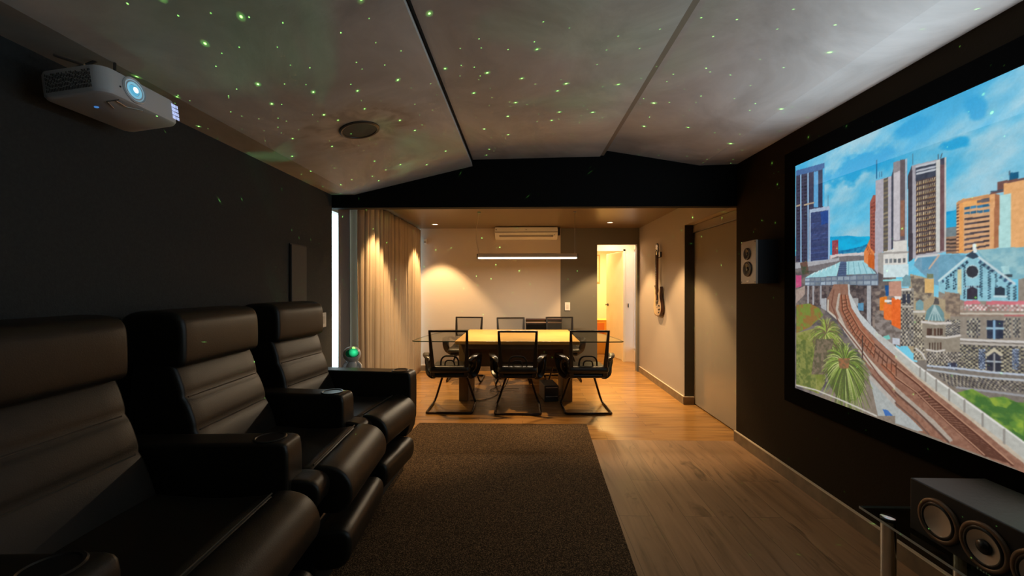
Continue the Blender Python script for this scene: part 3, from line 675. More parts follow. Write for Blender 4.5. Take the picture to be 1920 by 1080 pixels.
for x in (.592, -.604):
    bm = bmesh.new(); lathe(bm, [(0, .575), (.02, .575), (.022, .59), (0, .59)], 16, Matrix.Translation((x, 0, 0))); fin('ceiling_rose', bm, M_ALU, t)

# ------------------------------------------------------------ recessed downlights
dl = thing('downlight', 'round recessed downlight above the left end of the table, near the back wall', 'downlight', (DL[1][0], DL[1][1], ZC), 0, 'recessed downlights in the dining ceiling')
bm = bmesh.new(); lathe(bm, [(.058, 0), (.058, -.004), (.050, -.008), (.042, -.004), (.040, 0)], 32); fin('trim_ring', bm, mat('bronze_ring', (.30, .20, .12), .35), dl, True)
bm = bmesh.new(); lathe(bm, [(.040, -.001), (0, -.0015)], 32); fin('lamp_disc', bm, emit('downlight_glow', (1, .80, .55), 9), dl, True)
for i, lab in ((0, 'recessed downlight just behind the black beam on the curtain side'), (2, 'recessed downlight just behind the black beam on the glass door side'), (3, 'round recessed downlight near the back wall, in front of the doorway')):
    dup(dl, (DL[i][0], DL[i][1], ZC), 0, lab)

# ------------------------------------------------------------ air conditioner
t = thing('air_conditioner', 'long white air conditioner mounted high on the beige back wall', 'air conditioner', (.055, YW, 2.10))
prof = chaikin([(0, .0), (-.10, .0), (-.17, .03), (-.205, .085), (-.215, .17), (0, .17)], 1)
bm = bmesh.new(); soft_prism(bm, [(x, z) for x, z in prof], -.49, .49, .01, 3)
for v in bm.verts: v.co = Vector((v.co.y, v.co.x, v.co.z))
fin('body', bm, M_WHITE, t, True, 40)
bm = bmesh.new(); box(bm, -.485, .485, -.222, -.20, .108, .175, .004); fin('front_panel', bm, M_WHITE, t)
bm = bmesh.new(); box(bm, -.42, .42, -.006, .006, -.03, .03, .004, M=Matrix.Translation((-.0, -.188, .05)) @ Matrix.Rotation(-.45, 4, 'X')); fin('louvre', bm, mat('louvre_cream', (.66, .62, .55), .35), t)
bm = bmesh.new(); box(bm, -.485, .485, -.216, -.205, .098, .106); fin('air_slot', bm, M_BLKPL, t)
GM = mat('grey_mark', (.3, .28, .25), .5)
for a in ((-.012, .012, -.2245, -.221, .135, .140), (-.475, -.455, -.2245, -.221, .13, .15, .002), (.435, .445, -.213, -.20, .05, .065)): fin('indicator', B(*a), GM, t)
bm = bmesh.new(); box(bm, .494, .536, -.10, -.002, .07, .185, .004); fin('pipe_cover', bm, M_BLKPL, t)

t = thing('motion_sensor', 'tiny white motion sensor high on the back wall beside the curtain', 'sensor', (-1.565, YW, 2.04))
bm = bmesh.new(); box(bm, -.028, .028, -.045, -.003, .0, .085, .008); fin('body', bm, M_WHITE, t)
bm = bmesh.new(); box(bm, -.018, .018, -.049, -.044, .012, .045, .002); fin('lens', bm, mat('sensor_lens', (.45, .42, .38), .3), t)
bm = bmesh.new(); box(bm, -.012, .012, -.004, .0, .02, .06); fin('bracket', bm, M_WHITE, t)
switch('light_switch', 'white light switch on the grey wall beside the doorway', 'light switch', (.717, YW+.012, 1.038), 0, .085, .128)

# low black cabinet against the back wall
t = thing('low_cabinet', 'low black cabinet against the back wall behind the far chairs', 'cabinet', (.34, YW-.016, 0))
bm = bmesh.new(); box(bm, -.29, .27, -.15, 0, .02, .83, .004); fin('body', bm, M_BLKGL, t)
bm = bmesh.new(); box(bm, -.292, .272, -.162, 0, .83, .85, .003); fin('top', bm, mat('dark_red_top', (.055, .018, .014), .3), t)
bm = bmesh.new(); box(bm, -.285, .265, -.156, -.15, .785, .803); fin('trim_strip', bm, mat('pinkish_strip', (.42, .27, .20), .35), t)
bm = bmesh.new(); box(bm, -.28, .26, -.162, -.151, .05, .775, .003); fin('door', bm, M_BLKGL, t)
bm = bmesh.new(); box(bm, -.26, .24, -.14, -.02, 0, .02); fin('plinth', bm, M_BLKPL, t)

# ------------------------------------------------------------ inner room: cabinet, picture, lamp
t = thing('orange_cabinet', 'orange cabinet seen through the doorway behind the open door', 'cabinet', (1.55, 8.75, 0))
bm = bmesh.new(); box(bm, -.26, .24, -.2, .2, 0, .66, .006); fin('body', bm, mat('orange_lacquer', (.90, .44, .05), .4), t)
bm = bmesh.new(); box(bm, -.27, .25, -.21, .21, .66, .685, .003); fin('top', bm, mat('amber_top', (.75, .42, .08), .4), t)
bm = bmesh.new(); box(bm, -.22, .10, -.208, -.199, .40, .62, .003); fin('drawer', bm, mat('red_front', (.80, .22, .03), .4), t)
t = thing('framed_picture', 'framed picture on the wall of the lit room behind the doorway', 'picture', (1.52, 9.9, 1.44))
bm = bmesh.new(); box(bm, -.28, .28, -.03, 0, 0, .66, .003); fin('frame', bm, mat('light_wood_frame', (.50, .33, .15), .4), t)
bm = bmesh.new(); box(bm, -.25, .25, -.034, -.029, .03, .63); fin('canvas', bm, mat('pale_print', (.70, .60, .42), .6, var=.2, vscale=5), t)

# ------------------------------------------------------------ guitar on the wall
t = thing('electric_guitar', 'double horned electric guitar hanging upright on the lit wall', 'guitar', (1.86, 5.715, .95))
def outline(pts, x0, x1, n=6):
    p = smooth_path([(0, y, z) for y, z in pts]+[(0, *pts[0])], n)[:-1]
    bm = bmesh.new(); cy = sum(q.y for q in p)/len(p); cz = sum(q.z for q in p)/len(p); rings = []
    for x, k in ((x0, 1), (x1+.008, 1), (x1+.002, .985), (x1, .955)):
        rings.append([bm.verts.new((x, cy+(q.y-cy)*k, cz+(q.z-cz)*k)) for q in p])
    for a, b_ in zip(rings, rings[1:]):
        for k in range(len(p)): bm.faces.new((a[k], a[(k+1) % len(p)], b_[(k+1) % len(p)], b_[k]))
    bm.faces.new(rings[0]); bm.faces.new(rings[-1][::-1]); return bm
gp = [(0, .002), (.10, .015), (.158, .075), (.165, .15), (.135, .215), (.118, .265), (.128, .325), (.142, .38), (.138, .418), (.105, .40), (.075, .355), (.045, .325), (0, .318), (-.045, .325), (-.075, .352), (-.10, .385), (-.128, .405), (-.138, .37), (-.122, .315), (-.115, .265), (-.135, .215), (-.165, .15), (-.158, .075), (-.10, .015)]
def face(bm, x): return bm
b0 = fin('body', outline(gp, -.018, -.052), mat('dark_guitar_edge', (.05, .02, .012), .25), t, True, 40)
fin('guitar_top', outline([(y*.93, .012+z*.94) for y, z in gp], -.050, -.055), mat('tan_guitar_top', (.46, .33, .21), .28, var=.15, vscale=7, coat=.3), b0, True, 40)
bm = outline([(.02, .31), (-.045, .305), (-.066, .24), (-.055, .20), (-.035, .20), (-.025, .24), (.02, .26)], -.054, -.0575, 3); fin('pickguard', bm, M_BLKPL, t)
bm = bmesh.new(); box(bm, -.068, -.040, -.024, .024, .22, .83, .006); fin('neck', bm, mat('neck_wood', (.16, .07, .035), .35), t)
bm = bmesh.new(); box(bm, -.071, -.067, -.021, .021, .30, .83)
f_ = fin('fretboard', bm, mat('rosewood', (.05, .022, .012), .4), t)
bm = bmesh.new()
for k in range(18): z = .83-.50*(1-2**(-k/9.))*1.33; box(bm, -.0725, -.0705, -.021, .021, z-.001, z+.001)
fin('fret', bm, M_ALU, f_); f_.children[0]['kind'] = 'stuff'
hd = fin('headstock', outline([(-.022, .82), (.022, .82), (.035, .88), (.040, .96), (.018, .985), (0, .975), (-.018, .985), (-.040, .96), (-.035, .88)], -.045, -.060, 3), M_BLKGL, t, True, 40)
for k in range(3):
    for s in (-1, 1):
        bm = bmesh.new(); y = s*.045; z = .875+.033*k; box(bm, -.060, -.048, min(y, y+s*.018), max(y, y+s*.018), z-.007, z+.007, .003); cyl(bm, (-.054, s*.025, z), (-.054, y, z), .003, 6); fin('tuning_peg', bm, M_DKMET, hd)
for z in (.19, .27):
    bm = bmesh.new(); box(bm, -.0635, -.054, -.038, .038, z-.016, z+.016, .003); fin('pickup', bm, M_DKMET, t)
bm = bmesh.new(); box(bm, -.0635, -.054, -.045, .045, .135, .150, .002); fin('bridge', bm, M_CHROME, t)
for y, z in ((-.10, .15), (-.118, .105), (-.075, .10), (-.085, .06)):
    bm = bmesh.new(); lathe(bm, [(0, .012), (.010, .011), (.011, 0)], 14, Matrix.Translation((-.055, y, z)) @ Matrix.Rotation(-PI/2, 4, 'Y')); fin('knob', bm, M_BLKPL, t, True)
bm = bmesh.new()
for k in range(6): tube(bm, [(-.066, -.016+.0064*k, .142), (-.074, -.013+.0052*k, .83), (-.0625, -.012+.0048*k, .90)], .0007, 4)
fin('strings', bm, M_DKMET, t)
bm = bmesh.new(); box(bm, -.02, -.0, -.03, .03, .80, .87, .003); tube(bm, [(-.01, -.03, .80), (-.065, -.034, .79)], .005, 8); tube(bm, [(-.01, .03, .80), (-.065, .034, .79)], .005, 8); box(bm, -.02, 0, -.03, .03, .10, .16, .003); fin('wall_hanger', bm, M_BLKPL, t)

# ------------------------------------------------------------ loudspeakers
def driver(par, c, r, kind, axis, cone_m, ring_m):
    M = Matrix.Translation(c) @ axis
    bm = bmesh.new(); lathe(bm, [(r, 0), (r, .006), (r*.96, .010), (r*.86, .011), (r*.82, .009), (r*.80, .006)], 44, M); d = fin('driver_ring', bm, ring_m, par, True, 50)
    bm = bmesh.new(); lathe(bm, [(r*.81, .0085), (r*.75, .0115), (r*.69, .0110), (r*.65, .0085)], 44, M); fin('surround', bm, M_BLKPL, d, True, 60)
    bm = bmesh.new()
    if kind == 'dish': lathe(bm, [(r*.66, .009), (r*.4, .0040), (r*.15, .0018), (0, .0014)], 44, M)
    else: lathe(bm, [(r*.66, .009), (r*.26, .0015)], 44, M)
    fin('cone', bm, cone_m, d, True, 60)
    if kind == 'plug':
        bm = bmesh.new(); lathe(bm, [(r*.30, .001), (r*.30, .008), (r*.24, .013), (r*.12, .017), (0, .018)], 32, M); fin('phase_plug', bm, M_BLKPL, d, True, 60)
    if kind == 'dome':
        bm = bmesh.new(); lathe(bm, [(r*.32, .002), (r*.26, .006), (0, .009)], 24, M); fin('dust_cap', bm, M_BLKGL, d, True, 60)
FX = Matrix.Rotation(-PI/2, 4, 'Y')       # local z -> -x
t = thing('wall_speaker', 'black bookshelf speaker with beige baffle, hung on the dark wall', 'speaker', (XR, 3.232, 1.375))
bm = bmesh.new(); box(bm, -.150, -.004, -.105, .105, 0, .322, .003); fin('cabinet', bm, mat('speaker_black_vinyl', (.006, .006, .006), .6), t)
bm = bmesh.new(); box(bm, -.164, -.149, -.106, .106, -.001, .323, .003); bf = fin('baffle', bm, mat('beige_baffle', (.52, .44, .34), .4), t)
ring_m = mat('driver_ring_dark', (.07, .045, .03), .35, .3)
driver(bf, (-.164, .010, .225), .046, 'dome', FX, mat('tweeter_brown', (.06, .03, .02), .4), ring_m)
driver(bf, (-.164, .006, .110), .058, 'dome', FX, mat('woofer_grey', (.035, .035, .03), .35, .3), ring_m)
for y, z in ((-.093, .310), (.093, .310), (-.093, .012), (.093, .012)):
    bm = bmesh.new(); lathe(bm, [(0, .002), (.005, .001), (.005, -.001)], 10, Matrix.Translation((-.164, y, z)) @ FX); fin('screw', bm, M_DKMET, bf)
bm = bmesh.new(); box(bm, -.1655, -.1635, -.008, .026, .014, .024, .0006); fin('badge', bm, M_CHROME, bf)
bm = bmesh.new(); box(bm, -.005, 0, -.03, .03, .10, .24); fin('wall_bracket', bm, M_BLKPL, t)

t = thing('television_stand', 'glass and chrome stand in the lower right corner beneath the screen', 'stand', (1.65, 1.36, 0))
TG = thin_glass('stand_glass', (.55, .60, .58))
TE = mat('polished_glass_edge', (.42, .47, .46), .15, spec=.8)
for z in (.39,):
    g = fin('glass_shelf', B(-.19, .195, -.52, .505, z, z+.010), [TG, TE], t)
    for p in g.data.polygons: p.material_index = 0 if abs(p.normal.z) > .5 else 1
for sx, sy in ((-.145, .41), (.15, .41), (-.145, -.43), (.15, -.43)):
    bm = bmesh.new(); r = .026; cyl(bm, (sx, sy, 0), (sx, sy, .39), r, 28)
    lg = fin('leg', bm, M_CHROME, t, True, 50)
    bm = bmesh.new(); lathe(bm, [(0, .4075), (.022, .4075), (.027, .405), (.027, .4)], 28, Matrix.Translation((sx, sy, 0))); fin('cap', bm, M_CHROME, lg, True, 50)
t = thing('centre_speaker', 'wide black centre speaker with copper drivers on the glass stand', 'speaker', (1.515, 1.38, .4002), 0)
bm = bmesh.new(); box(bm, .004, .285, -.305, .305, .008, .205, .004); cb = fin('cabinet', bm, mat('black_ash_vinyl', (.028, .030, .022), .42, bump=.1, bscale=70), t)
bm = bmesh.new(); box(bm, .0, .012, -.305, .305, .008, .205, .004); bf = fin('baffle', bm, mat('matt_black_baffle', (.006, .006, .006), .55), t)
COP = mat('brushed_copper_cone', (.55, .46, .36), .42, .55); RG = mat('copper_ring', (.20, .125, .075), .45, .4)
driver(bf, (0, .189, .098), .077, 'dish', FX, COP, RG)
driver(bf, (0, .037, .098), .077, 'plug', FX, COP, RG)
driver(bf, (0, -.115, .098), .077, 'plug', FX, COP, RG)
driver(bf, (0, -.245, .098), .050, 'dome', FX, mat('tweeter_black', (.03, .03, .03), .3), RG)
bm = bmesh.new()
for k, w in enumerate((.004, .006, .005, .0035, .006, .005)): box(bm, -.0015, .0, .061-k*.009-w, .061-k*.009, .0105+(k % 2)*.001, .0175-(k % 3)*.001)
fin('badge', bm, mat('badge_green_grey', (.30, .42, .32), .4), bf)
for x in (.03, .25):
    for y in (-.27, .27): bm = bmesh.new(); lathe(bm, [(0, 0), (.012, 0), (.012, .009), (0, .009)], 16, Matrix.Translation((x, y, 0))); fin('foot', bm, M_BLKPL, t)

# ------------------------------------------------------------ projection screen and the picture thrown on it
u0, u1, v0, v1 = 0., 2.66, .668, 2.165     # picture: u runs from the far edge (y=2.893) towards the camera, v = height
t = thing('projection_screen', 'large black framed projection screen showing a city with railway tracks', 'projection screen', (XR, 2.893, 0))
bm = bmesh.new()
for a in ((-.035, -.001, -2.77, .11, v1, v1+.11), (-.035, -.001, -2.77, .11, v0-.11, v0), (-.035, -.001, 0, .11, v0, v1), (-.035, -.001, -2.77, -2.66, v0, v1)): box(bm, *a, .002)
fin('frame', bm, mat('black_velvet_frame', (.0022, .0022, .0022), .95, spec=.05), t)
US = np.concatenate([np.arange(0, 1.42, .0027), np.linspace(1.42, 2.66, 130)]); VS = np.linspace(v0, v1, 560)
UU, VV = np.meshgrid(US, VS); H_, W_ = UU.shape
def vnoise(x, y, seed):
    rg = np.random.RandomState(seed); T = rg.rand(256, 256); xi = np.floor(x).astype(int); yi = np.floor(y).astype(int); fx = x-xi; fy = y-yi
    fx = fx*fx*(3-2*fx); fy = fy*fy*(3-2*fy); g = lambda a, b: T[(yi+b) % 256, (xi+a) % 256]
    return (g(0, 0)*(1-fx)+g(1, 0)*fx)*(1-fy)+(g(0, 1)*(1-fx)+g(1, 1)*fx)*fy
def fbm(x, y, seed, o=4):
    r = 0; a = .5; s_ = 0
    for k in range(o): r = r+a*vnoise(x*2**k, y*2**k, seed+k); s_ += a; a *= .55
    return r/s_
img = np.zeros((H_, W_, 3))
# sky: blue with long slanting clouds
cx = UU*1.0+VV*.55; cy = VV*1.0-UU*.42
cl = fbm(cx*2.2+5, cy*4.5, 11, 6); cl = np.clip((cl-.40)/.24, 0, 1)[..., None]
base = np.array((60, 180, 230.)); hz = np.clip((2.1-VV)/.9, 0, 1)[..., None]
img[:] = (base*(1-hz)+np.array((120, 212, 240.))*hz)*(1-cl)+np.array((165, 214, 232.))*cl
img += (fbm(cx*9, cy*18, 40, 4)[..., None]-.5)*22
def bb(pts, pad=0.):
    xs = [p[0] for p in pts]; ys = [p[1] for p in pts]
    i0, i1 = np.searchsorted(US, [min(xs)-pad, max(xs)+pad]); j0, j1 = np.searchsorted(VS, [min(ys)-pad, max(ys)+pad])
    return slice(max(0, j0-1), min(H_, j1+1)), slice(max(0, i0-1), min(W_, i1+1))
def inside(pts, s_):
    x = UU[s_]; y = VV[s_]; r = np.zeros(x.shape, bool)
    for k in range(len(pts)):
        (xa, ya), (xb, yb) = pts[k-1], pts[k]
        if ya == yb: continue
        c_ = (ya > y) != (yb > y); r ^= c_ & (x < (xb-xa)*(y-ya)/(yb-ya)+xa)
    return r
def fill(pts, col, noise=17):
    s_ = bb(pts); m = inside(pts, s_); sub = img[s_]
    sub[m] = np.array(col, float)+((vnoise(UU[s_]*90, VV[s_]*90, 3)[m]-.5)*noise)[:, None]
def seg(pa, pb, w, col):
    s_ = bb([pa, pb], w); x = UU[s_]; y = VV[s_]; dx, dy = pb[0]-pa[0], pb[1]-pa[1]; l2 = dx*dx+dy*dy or 1e-9
    q = np.clip(((x-pa[0])*dx+(y-pa[1])*dy)/l2, 0, 1); d = np.hypot(x-pa[0]-q*dx, y-pa[1]-q*dy)
    a = np.clip((w/2-d)/.0015+.5, 0, 1)[..., None]; img[s_] = img[s_]*(1-a)+np.array(col, float)*a
def st(q, a, b_):
    (x0, y0), (x1, y1), (x2, y2), (x3, y3) = q
    return ((x0*(1-a)+x1*a)*(1-b_)+(x3*(1-a)+x2*a)*b_, (y0*(1-a)+y1*a)*(1-b_)+(y3*(1-a)+y2*a)*b_)
rp = random.Random(2)
def draw(sh):
    k = sh[0]; sc = lambda P: [(p[0]/1000., p[1]/1000.) for p in P]
    if k == 'P': fill(sc(sh[2]), sh[1])
    elif k == 'S':
        P = sc(sh[3])
        for a, b_ in zip(P, P[1:]): seg(a, b_, sh[2]/1000., sh[1])
    elif k == 'W':
        _, col, nx, ny, fx, fy, q = sh; q = sc(q)
        for i in range(nx):
            for j in range(ny):
                v = rp.uniform(.78, 1.18); a0 = (i+.5-fx/2)/nx; a1 = (i+.5+fx/2)/nx; b0_ = (j+.5-fy/2)/ny; b1_ = (j+.5+fy/2)/ny
                fill([st(q, a0, b0_), st(q, a1, b0_), st(q, a1, b1_), st(q, a0, b1_)], [c*v for c in col])
    elif k == 'K':
        _, c1, c2, nx, ny, q = sh; q = sc(q)
        for i in range(nx):
            for j in range(ny):
                if rp.random() < .06: continue
                c = c1 if (i+j) % 2 else c2; c = [.76*p+.12*(r_+s3) for p, r_, s3 in zip(c, c1, c2)]; v = rp.uniform(.8, 1.15); o_ = rp.uniform(-.12, .12)/nx
                fill([st(q, i/nx+o_, j/ny), st(q, (i+1)/nx+o_, j/ny), st(q, (i+1)/nx+o_, (j+1)/ny), st(q, i/nx+o_, (j+1)/ny)], [x*v for x in c], 24)
    elif k == 'M':
        _, c1, c2, s2, P = sh; P = sc(P); s_ = bb(P); m = inside(P, s_); f = np.clip((fbm(UU[s_]*1000/s2*.6, VV[s_]*1000/s2*.8, 17, 4)-.38)/.24, 0, 1)[m][:, None]
        img[s_][m] = np.array(c1, float)*f+np.array(c2, float)*(1-f)
    elif k == 'C':
        P = sc(sh[2]); s_ = bb(P, .08); mx_ = sum(p[0] for p in P)/len(P); my_ = sum(p[1] for p in P)/len(P)
        sxx = sum((p[0]-mx_)**2 for p in P)/len(P); syy = sum((p[1]-my_)**2 for p in P)/len(P); sxy = sum((p[0]-mx_)*(p[1]-my_) for p in P)/len(P)
        iv_ = np.linalg.inv(np.array([[sxx, sxy], [sxy, syy]])+np.eye(2)*1e-5); x = UU[s_]-mx_; y = VV[s_]-my_
        d = np.sqrt(iv_[0, 0]*x*x+2*iv_[0, 1]*x*y+iv_[1, 1]*y*y)/1.5+(fbm(UU[s_]*14, VV[s_]*22, 31, 4)-.5)*1.4
        a = (np.clip((1.15-d)/.5, 0, 1)*.9)[..., None]; img[s_] = img[s_]*(1-a)+np.array(sh[1], float)*a
    elif k == 'F':
        _, cs, r, n, c = sh; cx_, cy_ = c[0]/1000., c[1]/1000.; r = r/1000.; n = int(n*1.8)
        draw(['M', cs[1], cs[3], 12, [[c[0]+r*620*math.cos(q*.35), c[1]-r*330+r*640*math.sin(q*.35)] for q in range(18)]])
        for i in range(n):
            a = rp.uniform(0, 2*PI) if i < n*.6 else rp.uniform(.05, PI-.05); l = r*rp.uniform(.5, 1.1); P = []
            for q in range(6):
                e = q/5; P.append((cx_+math.cos(a)*l*e*.78, cy_+math.sin(a)*l*e-.55*l*e*e*.9))
            c2 = cs[rp.randrange(len(cs))]
            for q in range(5): seg(P[q], P[q+1], .0075*(1-q/6.5), [x*(1-.10*(i < n*.4)) for x in c2])
BASE_ = 1
